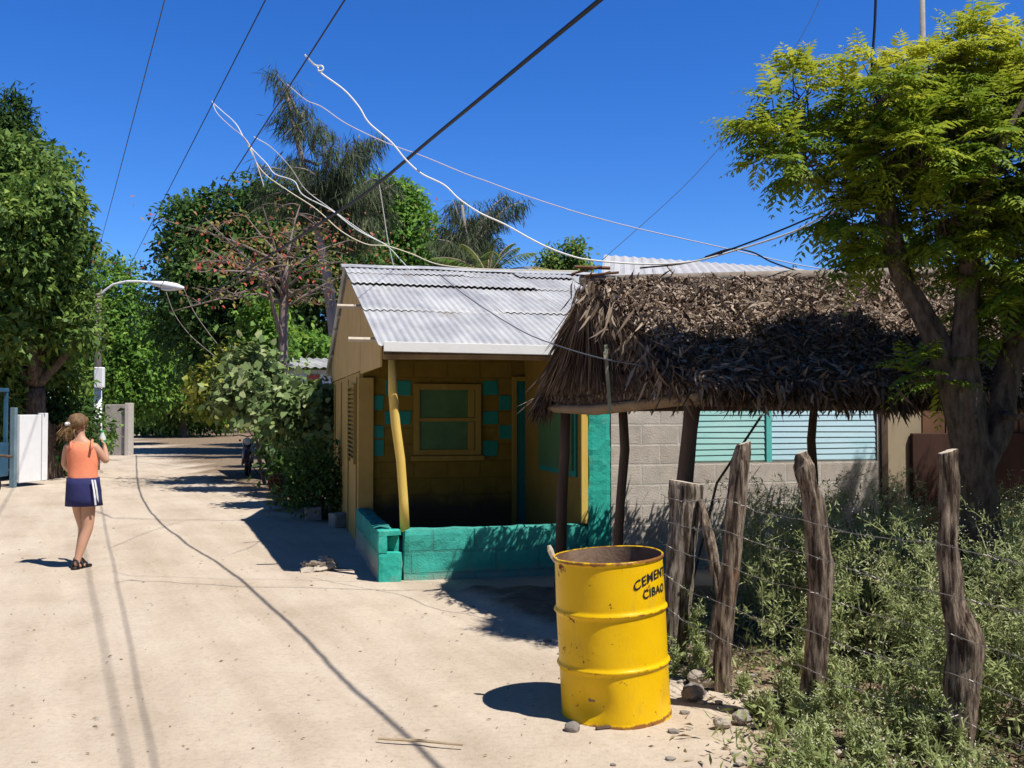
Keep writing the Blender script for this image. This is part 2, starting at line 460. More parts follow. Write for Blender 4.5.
L(gnoise(70, 5, .7), bsum.inputs[0]); L(gnoise(11, 9, .7), bsum.inputs[2])
bp = node(nt, 'ShaderNodeBump'); bp.inputs['Strength'].default_value = .5; bp.inputs['Distance'].default_value = .02
L(bsum.outputs[0], bp.inputs['Height']); L(bp.outputs['Normal'], b.inputs['Normal'])
ground = np_mesh('ground', V, Q.ravel(), np.arange(len(Q)) * 4, np.full(len(Q), 4), gm, smooth=True)
a_ = ground.data.attributes.new('soil', 'FLOAT', 'POINT'); a_.data.foreach_set('value', SO.ravel().astype(np.float32))
tag(ground, kind='structure')

def gz(x, y):
    """height of the ground sheet at a point"""
    i = int(np.clip(np.searchsorted(gx, x), 1, nx - 1)); j = int(np.clip(np.searchsorted(gy, y), 1, ny - 1))
    return float(max(H[j, i], H[j - 1, i - 1]))

# ---------------------------------------------------------------- materials in use
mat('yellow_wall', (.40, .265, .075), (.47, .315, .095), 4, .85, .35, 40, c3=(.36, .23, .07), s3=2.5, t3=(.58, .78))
block_mat('shaded_yellow_block', (.215, .14, .022), (.245, .16, .027), (.19, .122, .02), grime=((.075, .05, .03), .62))  # yellow lowered so the porch back wall carries its shade in the colour
mat('yellow_wood', (.27, .175, .032), (.33, .22, .048), 7, .75, .3, 30, stretch=(1, 1, .15), c3=(.42, .28, .08), s3=5, t3=(.6, .75))
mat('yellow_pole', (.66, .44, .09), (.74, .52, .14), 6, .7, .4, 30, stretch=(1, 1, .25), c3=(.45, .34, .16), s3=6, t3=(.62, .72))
mat('yellow_panel', (.52, .35, .12), (.60, .41, .16), 3, .8, .15, 30, c3=(.45, .33, .15), s3=2, t3=(.55, .75))
mat('teal_plaster', (.02, .36, .28), (.04, .44, .345), 5, .85, .6, 22, c3=(.20, .44, .38), s3=5, t3=(.55, .70), bdist=.015)
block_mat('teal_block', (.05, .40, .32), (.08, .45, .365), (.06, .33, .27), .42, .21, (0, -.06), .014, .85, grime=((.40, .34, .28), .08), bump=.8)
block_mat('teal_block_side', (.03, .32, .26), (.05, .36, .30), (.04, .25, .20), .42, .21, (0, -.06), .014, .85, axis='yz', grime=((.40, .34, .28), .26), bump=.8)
mat('teal_paint', (.008, .19, .155), (.014, .235, .195), 5, .6, .15, 30)
mat('green_shutter', (.055, .13, .05), (.075, .16, .065), 5, .55, .15, 30)
mat('teal_door', (.008, .13, .13), (.012, .16, .15), 5, .55, .15, 30, c3=(.01, .12, .25), s3=1, t3=(.6, .62))
block_mat('grey_block', (.50, .435, .375), (.58, .515, .445), (.62, .565, .50), .40, .20, (.07, -.063), .010, .95, bump=.6)
mat('broken_concrete', (.40, .35, .30), (.48, .43, .37), 8, .95, .8, 25)
mat('aqua_louver', (.32, .62, .59), (.42, .69, .66), 4, .6, .15, 30, stretch=(.3, 1, 1), c3=(.26, .58, .56), s3=3)
mat('pale_louver', (.44, .66, .76), (.53, .73, .82), 4, .6, .15, 30, stretch=(.3, 1, 1), c3=(.34, .60, .66), s3=3)
mat('aqua_frame', (.10, .50, .46), (.14, .55, .50), 4, .6, .2, 30)
mat('zinc', (.33, .33, .345), (.53, .525, .52), 3.0, .55, .12, 30, metal=.05, spec=.5, c3=(.30, .25, .21), s3=3.2, t3=(.58, .76), stretch=(1, .22, 1))
mat('zinc_under', (.16, .14, .12), (.22, .19, .16), 4, .7, .2, 30)
mat('white_board', (.74, .73, .70), (.80, .79, .76), 4, .7, .2, 30, c3=(.55, .50, .44), s3=5, t3=(.62, .75))
mat('faded_white', (.40, .39, .39), (.48, .47, .47), 4, .6, .2, 30, c3=(.36, .31, .28), s3=3)
mat('white_paint', (.74, .74, .73), (.80, .80, .79), 4, .75, .2, 30, c3=(.60, .57, .52), s3=2.5, t3=(.6, .8))
mat('raw_timber', (.22, .145, .085), (.32, .225, .135), 6, .85, .4, 30, stretch=(1, 1, .2))
mat('dark_timber', (.075, .048, .034), (.13, .085, .06), 6, .9, .5, 25, stretch=(1, 1, .15))
mat('weathered_post', (.06, .042, .03), (.44, .37, .30), 48, .95, 1.0, 70, stretch=(1, 1, .09), c3=(.07, .045, .03), s3=16, t3=(.5, .6), bdist=.015, pos=(.40, .62))
mat('bark_post', (.055, .034, .024), (.39, .30, .225), 42, .95, 1.0, 64, stretch=(1, 1, .14), c3=(.33, .15, .065), s3=6, t3=(.62, .67), bdist=.018, pos=(.42, .64))
mat('cut_wood', (.52, .43, .33), (.62, .53, .42), 12, .9, .3, 40)
mat('tree_bark', (.055, .038, .028), (.19, .145, .11), 22, .95, 1.0, 30, stretch=(1, 1, .35), c3=(.30, .24, .19), s3=7, t3=(.60, .72), bdist=.03)
mat('grey_bark', (.20, .16, .13), (.33, .28, .24), 5, .95, .6, 14, stretch=(1, 1, .3))
mat('thatch_base', (.075, .05, .038), (.12, .085, .065), 9, 1, .6, 40)
mat('rust_steel', (.16, .085, .05), (.30, .20, .14), 6, .85, .4, 40, c3=(.10, .05, .03), s3=3)
mat('stone', (.34, .285, .225), (.46, .395, .32), 7, .9, .7, 18)
mat('grey_stone', (.17, .145, .13), (.27, .235, .21), 9, .85, .5, 30)
mat('plain_concrete', (.26, .23, .20), (.36, .32, .28), 5, .95, .5, 30, c3=(.24, .20, .17), s3=2, t3=(.55, .7))
mat('black_cable', (.015, .015, .018), None, 5, .5, 0)
mat('grey_cable', (.10, .11, .14), None, 5, .5, 0)
mat('white_cable', (.78, .77, .74), None, 5, .5, 0)
mat('pink_cable', (.62, .54, .56), None, 5, .5, 0)
mat('cream_cable', (.70, .62, .44), None, 5, .5, 0)
mat('wire_steel', (.22, .20, .19), (.36, .33, .31), 30, .5, 0, metal=.6)
mat('black_plastic', (.012, .012, .014), (.02, .02, .022), 9, .45, .05, spec=.5)
mat('dark_red_paint', (.05, .012, .02), (.06, .015, .025), 9, .3, 0, spec=.6)
mat('chrome', (.30, .30, .31), None, 9, .25, 0, metal=.9)
mat('lamp_glass', (.65, .68, .70), None, 9, .2, 0, spec=.6)
mat('cream_panel', (.30, .24, .16), (.38, .31, .215), 3, .85, .3, 30, c3=(.30, .22, .14), s3=3, stretch=(1, 1, .3))
mat('brown_board', (.11, .055, .03), (.18, .09, .05), 5, .85, .4, 30, stretch=(1, 1, .2))
mat('red_board', (.035, .016, .011), (.055, .023, .016), 5, .85, .3, 30, stretch=(1, 1, .2))
mat('red_shutter', (.55, .10, .07), (.62, .13, .09), 5, .6, .1)
mat('blue_paint', (.02, .075, .13), (.035, .11, .18), 5, .5, .15)
mat('pale_blue_paint', (.12, .19, .23), (.18, .26, .30), 5, .6, .15)
mat('skin', (.48, .26, .17), (.54, .30, .20), 8, .55, .05, 60, spec=.35)
mat('hair', (.11, .06, .028), (.24, .14, .065), 30, .5, .8, 60, stretch=(1, 1, .25))
mat('orange_cotton', (.76, .23, .12), (.82, .28, .16), 9, .9, .25, 50)
mat('navy_cotton', (.018, .02, .085), (.026, .028, .11), 9, .85, .2, 50)
mat('white_cotton', (.78, .77, .76), None, 9, .85, 0)
mat('black_leather', (.015, .013, .013), (.03, .025, .025), 9, .5, .1)
mat('green_plastic', (.01, .30, .11), None, 9, .4, 0)
mat('clear_plastic', (.55, .62, .58), None, 9, .2, 0)
mat('terracotta', (.30, .10, .06), (.36, .13, .08), 9, .85, .2)
mat('dry_twig', (.34, .25, .15), (.46, .36, .24), 9, .9, .2)
# ---------------------------------------------------------------- the cottage
TH = R(14.0)
HO = Vector((-1.15, 9.36, 0))
CS, SN = math.cos(TH), math.sin(TH)
def Hw(s, t, z): return Vector((HO.x + s * CS - t * SN, HO.y + s * SN + t * CS, z))
def s_at(px, t):
    r = (px - 512) / F
    return (r * (HO.y + t * CS) - HO.x + t * SN) / (CS - r * SN)
def t_at(px, s):          # distance back on a wall that runs away from us
    r = (px - 512) / F
    return (HO.x + s * CS - r * (HO.y + s * SN)) / (SN + r * CS)
def z_at(py, s, t):
    return CAM_H + (410 - py) / F * (HO.y + s * SN + t * CS)

house = thing('cottage', 'yellow and teal block cottage with grey corrugated roof and open porch behind the yellow drum', 'house', HO, TH)
TB = 2.4                      # porch depth
S1 = s_at(586, 0.0)           # inside face of the porch's right wall
S2 = s_at(607, 0.0)           # where teal stops and bare block starts
S3 = s_at(878, 0.0)
EAVE, RIDGE_T, RIDGE_Z, BACK_T = 2.20, 4.05, 3.50, 7.9
def roof_z(t):
    if t <= RIDGE_T: return EAVE + (RIDGE_Z - EAVE) * (t + .15) / (RIDGE_T + .15)
    return RIDGE_Z - (RIDGE_Z - 2.2) * (t - RIDGE_T) / (BACK_T - RIDGE_T)

# floor slab
m = MB(); m.box(.02, S1, .14, TB, -.1, .07); m.build('porch_floor', MATS['broken_concrete'], house)
# window wall at the back of the porch, with a chequer of painted blocks
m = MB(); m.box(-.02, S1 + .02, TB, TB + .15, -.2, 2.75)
back = m.build('porch_back_wall', MATS['shaded_yellow_block'], house)
def blk(mb, px0, px1, py0, py1, t=TB, m_=0):
    s0, s1 = s_at(px0, t), s_at(px1, t); sm_ = (s0 + s1) / 2
    z1, z0 = z_at(py0, sm_, t), z_at(py1, sm_, t)
    mb.box(s0, s1, t - .012, t - .002, z0, z1, m_); return s0, s1, z0, z1
zx = lambda a: 320 + a * .2994
zy = lambda a: 360 + a * .2994
rows = [(70, 117), (119, 167), (172, 213), (217, 262), (268, 320)]
def chequer(m):
    for v in m.v: q = noise.noise_vector(Vector((v.x * 7, 1.3, v.z * 7))) * .022; v.x += q.x; v.z += q.z
    m.build('painted_chequer', MATS['teal_paint'], back, bevel=.004)
m = MB()
for c, r in ((1, 0), (0, 1), (1, 2), (0, 3), (0, 4)):
    x0, x1 = ((165, 213), (217, 303))[c]; blk(m, zx(x0), zx(x1), zy(rows[r][0]), zy(rows[r][1]))
chequer(m); m = MB()
for c, r in ((0, 0), (1, 1), (0, 2), (1, 3), (0, 4)):
    x0, x1 = ((543, 594), (597, 640))[c]; blk(m, zx(x0), zx(x1), zy(rows[r][0]), zy(rows[r][1]))
chequer(m)
# window
s0, s1, z0, z1 = blk(MB(), zx(312), zx(536), zy(80), zy(318))
win = MB()
fw = .07
win.box(s0, s0 + fw, TB - .05, TB - .013, z0, z1); win.box(s1 - fw, s1, TB - .05, TB - .013, z0, z1)
win.box(s0 + fw, s1 - fw, TB - .05, TB - .013, z1 - fw, z1); win.box(s0 + fw, s1 - fw, TB - .05, TB - .013, z0, z0 + fw)
win.box(s0 + fw, s1 - fw, TB - .045, TB - .013, (z0 + z1) / 2 - .022, (z0 + z1) / 2 + .022)
win.box(s1 - fw - .09, s1 - fw - .012, TB - .044, TB - .013, z0 + fw, (z0 + z1) / 2 - .03); win.box(s1 - fw - .09, s1 - fw - .012, TB - .044, TB - .013, (z0 + z1) / 2 + .03, z1 - fw)
w_ = win.build('window', MATS['yellow_wood'], house, bevel=.004)
m = MB(); m.box(s0 + fw, s1 - fw, TB - .03, TB - .013, z0 + fw, z1 - fw); m.build('shutter', MATS['green_shutter'], w_)
m = MB(); m.box(s0 - .03, s1 + .03, TB - .09, TB - .013, z0 - .06, z0 - .003); m.build('sill', MATS['yellow_wood'], w_, bevel=.004)
# front door
s0, s1 = s_at(zx(655), TB), s_at(zx(700), TB); z1 = z_at(zy(72), s0, TB)
d = MB(); d.box(s0, s1, TB - .04, TB - .013, .08, z1)
for k in range(1, 4): d.box(s0 + .04, s1 - .04, TB - .048, TB - .042, .2 + (z1 - .2) * (k - 1) / 3 + .06, .2 + (z1 - .2) * k / 3 - .06)
door = d.build('door', MATS['teal_door'], house, bevel=.004)
f = MB(); f.box(s0 - .06, s0 - .003, TB - .06, TB - .013, .08, z1 + .06); f.box(s0 - .003, s1 + .05, TB - .06, TB - .013, z1 + .003, z1 + .06)
f.build('door_frame', MATS['yellow_wood'], door, bevel=.004)
# right wall of the porch
m = MB(); m.box(S1, S1 + .02, .03, TB - .015, 0, 2.5); rw = m.build('porch_side_wall', mat('shaded_ochre', (.215, .135, .022), (.25, .16, .028), 4, .9, .3, 30), house)  # ochre kept dark to put the porch's shade into this wall
t1, t0 = t_at(541, S1), t_at(577.5, S1); zt = z_at(405, S1, t0); zb = z_at(477, S1, t0)
m = MB(); m.box(S1 - .025, S1 - .002, t0, t1, zb, zt)
sw = m.build('window', MATS['teal_paint'], house, bevel=.004)
m = MB(); m.box(S1 - .05, S1 - .027, t0 + .05, t1 - .05, zb + .06, zt - .05); m.build('shutter', MATS['green_shutter'], sw)
m = MB(); m.box(S1 - .045, S1 + .0195, .001, .0285, .485, 2.12); m.build('lit_wall_edge', MATS['yellow_pole'], house)  # brighter yellow strip painted in for the sunlit front end of the wall
# teal end pillar and the low porch walls
m = MB(); m.rough_box(S1 + .022, S2 + .04, 0.0, .16, -.15, 2.16, .05, .010, 3); m.build('corner_pillar', MATS['teal_plaster'], house)
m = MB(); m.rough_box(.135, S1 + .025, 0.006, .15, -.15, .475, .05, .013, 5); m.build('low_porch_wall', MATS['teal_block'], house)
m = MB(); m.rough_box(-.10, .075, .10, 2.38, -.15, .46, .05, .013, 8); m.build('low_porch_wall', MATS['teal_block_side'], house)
# broken hollow block on the corner: two webs with a dark core between
m = MB(); m.rough_box(-.105, .115, -.06, .098, -.15, .27, .04, .008, 11); m.rough_box(-.107, -.02, -.062, .098, .265, .44, .04, .008, 12)
m.rough_box(-.03, .105, .05, .098, .265, .44, .04, .008, 13); m.rough_box(-.11, .108, -.065, .098, .425, .48, .04, .010, 15)
m.build('broken_corner_block', MATS['teal_plaster'], house)
# left side: pilaster, boarding, gable sheets, louvred shutter
m = MB(); m.box(-.08, .10, TB - .06, TB - .002, -.2, 1.98); m.build('pilaster', MATS['yellow_wall'], house, bevel=.006)
m = MB(); m.box(-.05, .04, TB + .152, BACK_T - .35, -.2, 2.05); side = m.build('side_wall', MATS['yellow_wall'], house)
for k in range(4):
    t = TB + .4 + k * 1.22; m = MB(); m.box(-.064, -.052, t, t + .02, -.1, 2.0); m.build('board_batten', MATS['yellow_wood'], side)
m = MB(); ta, tb = TB + .5, TB + 1.35
for k in range(16):
    z = 1.0 + k * .055
    m.obox((-.075, (ta + tb) / 2, z), (.018, 0, -.012), (0, (tb - ta) / 2, 0), (.004, 0, .006))
sh = m.build('louvred_shutter', MATS['yellow_wood'], house)
m = MB(); m.box(-.088, -.053, ta - .05, ta - .003, .94, 1.92); m.box(-.088, -.053, tb + .003, tb + .05, .94, 1.92); m.box(-.088, -.053, ta - .003, tb + .003, 1.88, 1.92); m.build('frame', MATS['yellow_wood'], sh)
# gable panels (three sheets, thin dark joints)
cuts = [.22, 2.30, 4.05, 5.7, 7.3]
for a, c in zip(cuts, cuts[1:]):
    m = MB(); lo = 2.02 if a < 2 else 2.06
    pts = [(a + .012, lo), (c - .012, lo), (c - .012, roof_z(c) - .07), (a + .012, roof_z(a) - .07)]
    m.poly([(-.062, t, z) for t, z in pts]); m.poly([(-.045, t, z) for t, z in reversed(pts)])
    for (ta, za), (tb, zb) in zip(pts, pts[1:] + pts[:1]): m.quad((-.062, ta, za), (-.045, ta, za), (-.045, tb, zb), (-.062, tb, zb))
    m.build('gable_panel', MATS['yellow_panel'], house)
# purlins poking out under the sheets
for t, dz in ((.35, -.07), (1.9, -.07), (3.6, -.07), (5.4, -.07), (6.9, -.07)):
    m = MB(); z = roof_z(t) + dz
    m.tube([(-.36 if t < 3 else -.12, t, z), (2.0, t, z - .01), (5.9, t, z)], .026, 6); m.build('purlin', MATS['cut_wood'], house)
m = MB(); m.tube([(-.04, .20, 2.13), (1.0, .20, 2.14), (2.2, .21, 2.13)], .045, 8, rough=.2); m.build('porch_beam', MATS['raw_timber'], house)
# porch post, a bent yellow pole
def zpost(px, py, t): s = s_at(px, t); return (s, t, z_at(py, s, t))
m = MB(); m.tube([zpost(392, 360, .08), zpost(393, 392, .08), zpost(396, 425, .08), zpost(401, 460, .08), zpost(404, 500, .08), zpost(405.5, 531, .08)], [.040, .043, .045, .044, .042, .046], 12, rough=.18, seed=2)
m.build('porch_post', MATS['yellow_pole'], house, smooth=True)
# corrugated roof: courses of lapped sheets
def sheet(s0, s1, t0, t1, lift0, lift1, name, matl, seed, zf=roof_z):
    rr = random.Random(seed); per = .076; n = max(8, int((s1 - s0) / per * 6))
    V = []; fcs = []; nt_ = 10
    ph = rr.uniform(0, 6)
    for j in range(nt_ + 1):
        f_ = j / nt_; t = t0 + (t1 - t0) * f_
        for i in range(n + 1):
            s = s0 + (s1 - s0) * i / n
            tt = t + (.02 * noise.noise((s * 1.1, seed, 0)) if j in (0,) else 0)
            z = zf(tt) + .0085 * math.sin(2 * math.pi * s / per) + lift0 + (lift1 - lift0) * f_
            z += .012 * noise.noise((s * .8, t * .8, seed * 1.7)) + (.008 * noise.noise((s * 2.3, seed, 1)) if j == 0 else 0)
            V.append((s, tt, z))
    for j in range(nt_):
        for i in range(n):
            a = j * (n + 1) + i; fcs.append((a, a + 1, a + n + 2, a + n + 1))
    return V, fcs
roof = None
courses = [(-.15, 1.42, 0.0, .006), (1.30, 2.86, .022, .008), (2.74, 3.62, .045, .016), (3.52, RIDGE_T + .02, .050, .020)]
m = MB()
for ci, (ta, tb, l0, l1) in enumerate(courses):
    s = -.13; k = 0
    while s < 5.8:
        w = .76
        V_, f_ = sheet(s, s + w + .05, ta + random.uniform(-.03, .03), tb, l0 * random.choice((.45, .7, 1)) + (.004 if k % 2 else 0), l1 + (.004 if k % 2 else 0), 'x', None, ci * 20 + k)
        i0 = len(m.v); m.v += [Vector(v) for v in V_]; m.f += [tuple(i0 + q for q in ff) for ff in f_]; m.m += [0] * len(f_)
        s += w; k += 1
for ta, tb in ((RIDGE_T, 6.1), (6.0, BACK_T + .1)):
    V_, f_ = sheet(-.13, 5.9, ta, tb, .01 if ta < 5 else -.012, .0, 'x', None, 91)
    i0 = len(m.v); m.v += [Vector(v) for v in V_]; m.f += [tuple(i0 + q for q in ff) for ff in f_]; m.m += [0] * len(f_)
roof = m.build('corrugated_roof', MATS['zinc'], house, smooth=True)
so_ = roof.modifiers.new('thick', 'SOLIDIFY'); so_.thickness = .004; so_.offset = 1
m = MB()
n = 60
for i in range(n):
    a, c = -.16 + 5.9 * i / n, -.16 + 5.9 * (i + 1) / n
    za, zc = [RIDGE_Z + .055 + .012 * noise.noise((x * 1.5, 0, 4)) for x in (a, c)]
    m.quad((a, RIDGE_T - .17, za - .062), (c, RIDGE_T - .17, zc - .062), (c, RIDGE_T, zc), (a, RIDGE_T, za))
    m.quad((a, RIDGE_T, za), (c, RIDGE_T, zc), (c, RIDGE_T + .17, zc - .062), (a, RIDGE_T + .17, za - .062))
m.build('ridge_cap', MATS['zinc'], roof)
m = MB(); m.obox((1.0, -.185, EAVE - .022), (1.08, 0, -.008), (0, .012, 0), (0, 0, .046)); m.build('fascia_board', MATS['white_board'], roof, bevel=.004)
# bare block part of the house front, with a band of louvres
sl0, sl1 = s_at(690, 0), s_at(877, 0); zs = z_at(461.5, (sl0 + sl1) / 2, 0); zt = 2.0
m = MB()
m.box(S2 + .042, sl0, 0, .15, -.2, 2.12); m.box(sl0, sl1, 0, .15, -.2, zs); m.box(sl0, sl1, 0, .15, zt, 2.12); m.box(sl1, S3 + .02, 0, .15, -.2, 2.12)
bw = m.build('bare_block_wall', MATS['grey_block'], house)
smid = s_at(769, 0)
for (a, c, mt) in ((sl0, smid - .03, 'aqua_louver'), (smid + .03, sl1, 'pale_louver')):
    m = MB(); nl = 16
    h = (zt - zs) / nl
    for k in range(nl):
        z = zs + h * (k + .5); dz = .004 * math.sin(k * 5.1 + a)
        m.obox(((a + c) / 2, .05, z), ((c - a) / 2, 0, dz), (0, .030, -.020), (0, .004, .030 * h / .058))
    lo = m.build('louvre_panel', MATS[mt], house, bevel=.002)
    lo['label'] = 'aqua green louvres' if mt == 'aqua_louver' else 'pale blue louvres'
m = MB(); m.box(smid - .03, smid + .03, 0.0, .09, zs, zt); m.box(sl0, sl1, .12, .14, zs, zt); m.build('louvre_frame', MATS['aqua_frame'], house)
# right end: dark post, cream door panel with a carved head, brown boards
sd0, sd1 = s_at(886, 0), s_at(922, 0)
m = MB(); m.box(S3 + .022, sd0, -.03, .15, -.2, 2.12); m.build('door_post', MATS['dark_timber'], house)
m = MB(); m.box(sd0 + .003, sd1, .02, .06, .02, 1.72)
cd = m.build('cream_door', MATS['cream_panel'], house)
m = MB(); m.box(sd0 + .003, sd1, .0, .06, 1.725, 1.93)
for k in range(7):
    a = R(20 + k * 23.3); c_ = (sd0 + sd1) / 2
    m.obox((c_ + .09 * math.cos(a), -.012, 1.75 + .07 * math.sin(a)), (.05 * math.cos(a), 0, .05 * math.sin(a)), (0, .008, 0), (-.006 * math.sin(a), 0, .006 * math.cos(a)))
m.build('carved_lintel', MATS['raw_timber'], cd)
m = MB()
s = sd1 + .02; k = 0
while s < 7.6:
    w = .13 + .05 * random.random(); m.box(s, s + w - .008, .02 + .012 * (k % 2), .07, -.2, 2.1); s += w; k += 1
m.build('board_wall', MATS['brown_board'], house)
m = MB(); m.box(5.6, 7.6, -.04, .012, .55, 1.35); m.build('red_panel', MATS['red_board'], house, bevel=.01)
m = MB(); m.box(7.45, 7.6, .16, BACK_T - .4, -.2, 2.1); m.box(-.04, 7.44, BACK_T - .35, BACK_T - .2, -.2, 2.15); m.build('rear_wall', MATS['yellow_wall'], house)

# ---------------------------------------------------------------- white roofed building behind
bh = thing('white_roofed_house', 'plain house with a faded white metal roof showing above the thatch', 'house', P(606, 400, 15.2).to_tuple()[:2] + (0,), R(15))
e0, e1 = P(600, 282, 13.6), P(840, 279, 14.4); r0, r1 = P(604, 255, 16.2), P(800, 268.5, 17.0)
m = MB(); n = 90
def lerp(a, c, f): return a + (c - a) * f
prev = None
for i in range(n + 1):
    f_ = i / n; zz = Vector((0, 0, .012 * math.sin(f_ * 2 * math.pi * 22)))
    a, c = lerp(e0, e1, f_) + zz, lerp(r0, r1, f_) + zz
    back_ = c + (c - a) * .9; back_.z = a.z
    if prev: m.quad(prev[0], a, c, prev[1]); m.quad(prev[1], c, back_, prev[2])
    prev = (a, c, back_)
wr = m.build('metal_roof', MATS['faded_white'], bh, world=True)
m = MB()
bz = e0.z - .1
c0, c1 = Vector((e0.x + .15, e0.y + .25, 0)), Vector((e1.x - .1, e1.y + .25, 0)); dv = Vector((r0.x - e0.x, r0.y - e0.y, 0)) * 1.75
for a, c in ((c0, c1), (c1, c1 + dv), (c1 + dv, c0 + dv), (c0 + dv, c0)):
    m.quad(a, c, c + Vector((0, 0, bz)), a + Vector((0, 0, bz)))
m.build('wall', MATS['broken_concrete'], bh, world=True)
m = MB(); m.tube([e0 + Vector((-.05, -.03, -.06)), lerp(e0, e1, .5) + Vector((0, -.03, -.07)), e1 + Vector((.1, -.03, -.06))], .045, 8); m.build('eave_shadow_pole', MATS['dark_timber'], bh, world=True)  # pole toned dark to draw the shadow line under the eave

# ---------------------------------------------------------------- small white house with a red shutter, behind the hedge
o0 = P(284, 400, 22.5); o0.z = 0
sh_ = thing('small_white_house', 'small white house with a red shutter half hidden behind the hedge', 'house', o0, R(20))
W_ = 2.2
m = MB(); m.box(0, W_, 0, 3, -.1, 2.52); m.build('wall', MATS['white_paint'], sh_)
m = MB(); n = 60
for i in range(n):
    a, c = -.2 + (W_ + .4) * i / n, -.2 + (W_ + .4) * (i + 1) / n
    za, zc = [.02 * math.sin(x * 2 * math.pi / .2) for x in (a, c)]
    m.quad((a, -.3, 2.56 + za), (c, -.3, 2.56 + zc), (c, 3.3, 2.95 + zc), (a, 3.3, 2.95 + za))
m.build('corrugated_roof', MATS['zinc'], sh_)
m = MB(); m.box(.52, .80, -.03, -.002, 1.6, 2.42); m.build('shutter', MATS['red_shutter'], sh_, bevel=.01)
# ---------------------------------------------------------------- thatched shelter
leaf_mat('dry_thatch', [(.050, .030, .020), (.105, .068, .046), (.185, .130, .092), (.30, .225, .17), (.46, .37, .295)], trans=.10, rough=.7, spec=.2)
leaf_mat('straw', [(.055, .036, .026), (.115, .078, .056), (.20, .145, .105), (.36, .28, .21)], trans=.10, rough=.7, spec=.2)
A = Vector((.66, 7.92, 2.60)); A2 = Vector((5.6, 8.62, 2.74))
B = Vector((.31, 9.06, 1.72)); Fc = Vector((1.19, 6.42, 1.75))
F2 = Vector((4.95, 6.98, 1.68)); B2 = Vector((5.62, 10.44, 1.72))
shel = thing('thatched_shelter', 'low thatched shelter with a shaggy brown palm leaf roof on crooked poles beside the drum', 'shelter', (1.7, 8.0, 0))
m = MB()
dn = Vector((0, 0, -.09))
for q in ((A, A2, F2, Fc), (A2, A, B, B2)):
    m.quad(*[p - Vector((0, 0, .03)) for p in q]); m.quad(*[p + dn for p in reversed(q)])
    for a, c in zip(q, q[1:] + q[:1]): m.quad(a - Vector((0, 0, .03)), c - Vector((0, 0, .03)), c + dn, a + dn)
for tri in ((A, Fc, B), (A2, B2, F2)):
    m.poly([p - Vector((0, 0, .035)) for p in tri]); m.poly([p - Vector((0, 0, .095)) for p in reversed(tri)])
thatch = m.build('thatch_roof', MATS['thatch_base'], shel, world=True)

def on_quad(q, n, pu=1.0):
    u = RNG.random(n) ** pu; v = RNG.random(n)
    a, b_, c, d = [np.array(p) for p in q]
    top = a + (b_ - a) * v[:, None]; bot = d + (c - d) * v[:, None]
    return top + (bot - top) * u[:, None], nrm(bot - top), u
def patch(p, s, o=0.0):
    return np.array([noise.noise((x * s + o, y * s, z * s)) for x, y, z in p])
def wavy(p):          # lumps in the layered leaves
    return np.array([noise.noise((x * 2.2, y * 2.2, z * 2.2)) for x, y, z in p])
lv = Leaves()
for q, n in (((A, A2, F2, Fc), 56000), ((A2, A, B, B2), 9000)):
    p, d, u = on_quad(q, n, .95)
    nor = nrm(np.cross(np.array(q[1] - q[0]), d)); nor *= np.sign(nor[:, 2:3])
    lump = wavy(p)[:, None]
    p = p + nor * (RNG.random((n, 1)) * .09 - .02 + .05 * lump)
    tuft = RNG.random(n) < .88
    dd = d + RNG.normal(size=(n, 3)) * .55 + nor * (.0 + .25 * RNG.random((n, 1)))
    L_ = np.where(tuft, RNG.uniform(.045, .10, n), RNG.uniform(.10, .19, n)); W_ = RNG.uniform(.011, .025, n)
    t = np.clip(.66 + .27 * RNG.normal(size=n) + .25 * lump[:, 0], 0, 1)
    lv.add(p, dd, nor + RNG.normal(size=(n, 3)) * .7, L_, W_, t, six=True, fold=.4, droop=.4)
# ragged courses: each lower edge of a layer overhangs
for k in range(5):
    n = 1200; f_ = .18 + k * .19
    v = RNG.random(n); a, b_, c, d_ = [np.array(x) for x in (A, A2, F2, Fc)]
    top = a + (b_ - a) * v[:, None]; bot = d_ + (c - d_) * v[:, None]
    p = top + (bot - top) * (f_ + .05 * RNG.normal(size=(n, 1))); p[:, 2] += .06
    lv.add(p, nrm(bot - top) + np.array([0, -.1, -.25]) + RNG.normal(size=(n, 3)) * .3, RNG.normal(size=(n, 3)) + np.array([0, -1, 1]), RNG.uniform(.08, .17, n), RNG.uniform(.012, .028, n), np.clip(RNG.normal(.55, .25, n), 0, 1), six=True, fold=.4, droop=.35)
# fringes along the eaves
def fringe(a, b_, n, l0, l1, spread=.35, out=(0, 0, 0), hang=1.0):
    v = RNG.random(n); a, b_ = np.array(a), np.array(b_)
    p = a + (b_ - a) * v[:, None] + RNG.normal(size=(n, 3)) * np.array([.03, .05, .035])
    cl = np.array([noise.noise((x * 4.0, 3.1, 7)) for x in (v * np.linalg.norm(b_ - a))])
    L_ = RNG.uniform(l0, l1, n) * (1 + .9 * cl)
    d = np.array([0, 0, -hang]) + np.array(out) + RNG.normal(size=(n, 3)) * spread
    lv.add(p, d, RNG.normal(size=(n, 3)), np.maximum(L_, .05), RNG.uniform(.012, .028, n), np.clip(RNG.normal(.35, .22, n), 0, 1), six=True, fold=.3, droop=.1)
fringe(Fc, F2, 4200, .06, .17, .4, (0, -.3, 0))
fringe(B, B2, 2700, .06, .17, .45, (-.1, .6, 0), .55)
fringe(A2, F2, 700, .1, .3); fringe(A2, B2, 500, .1, .3)
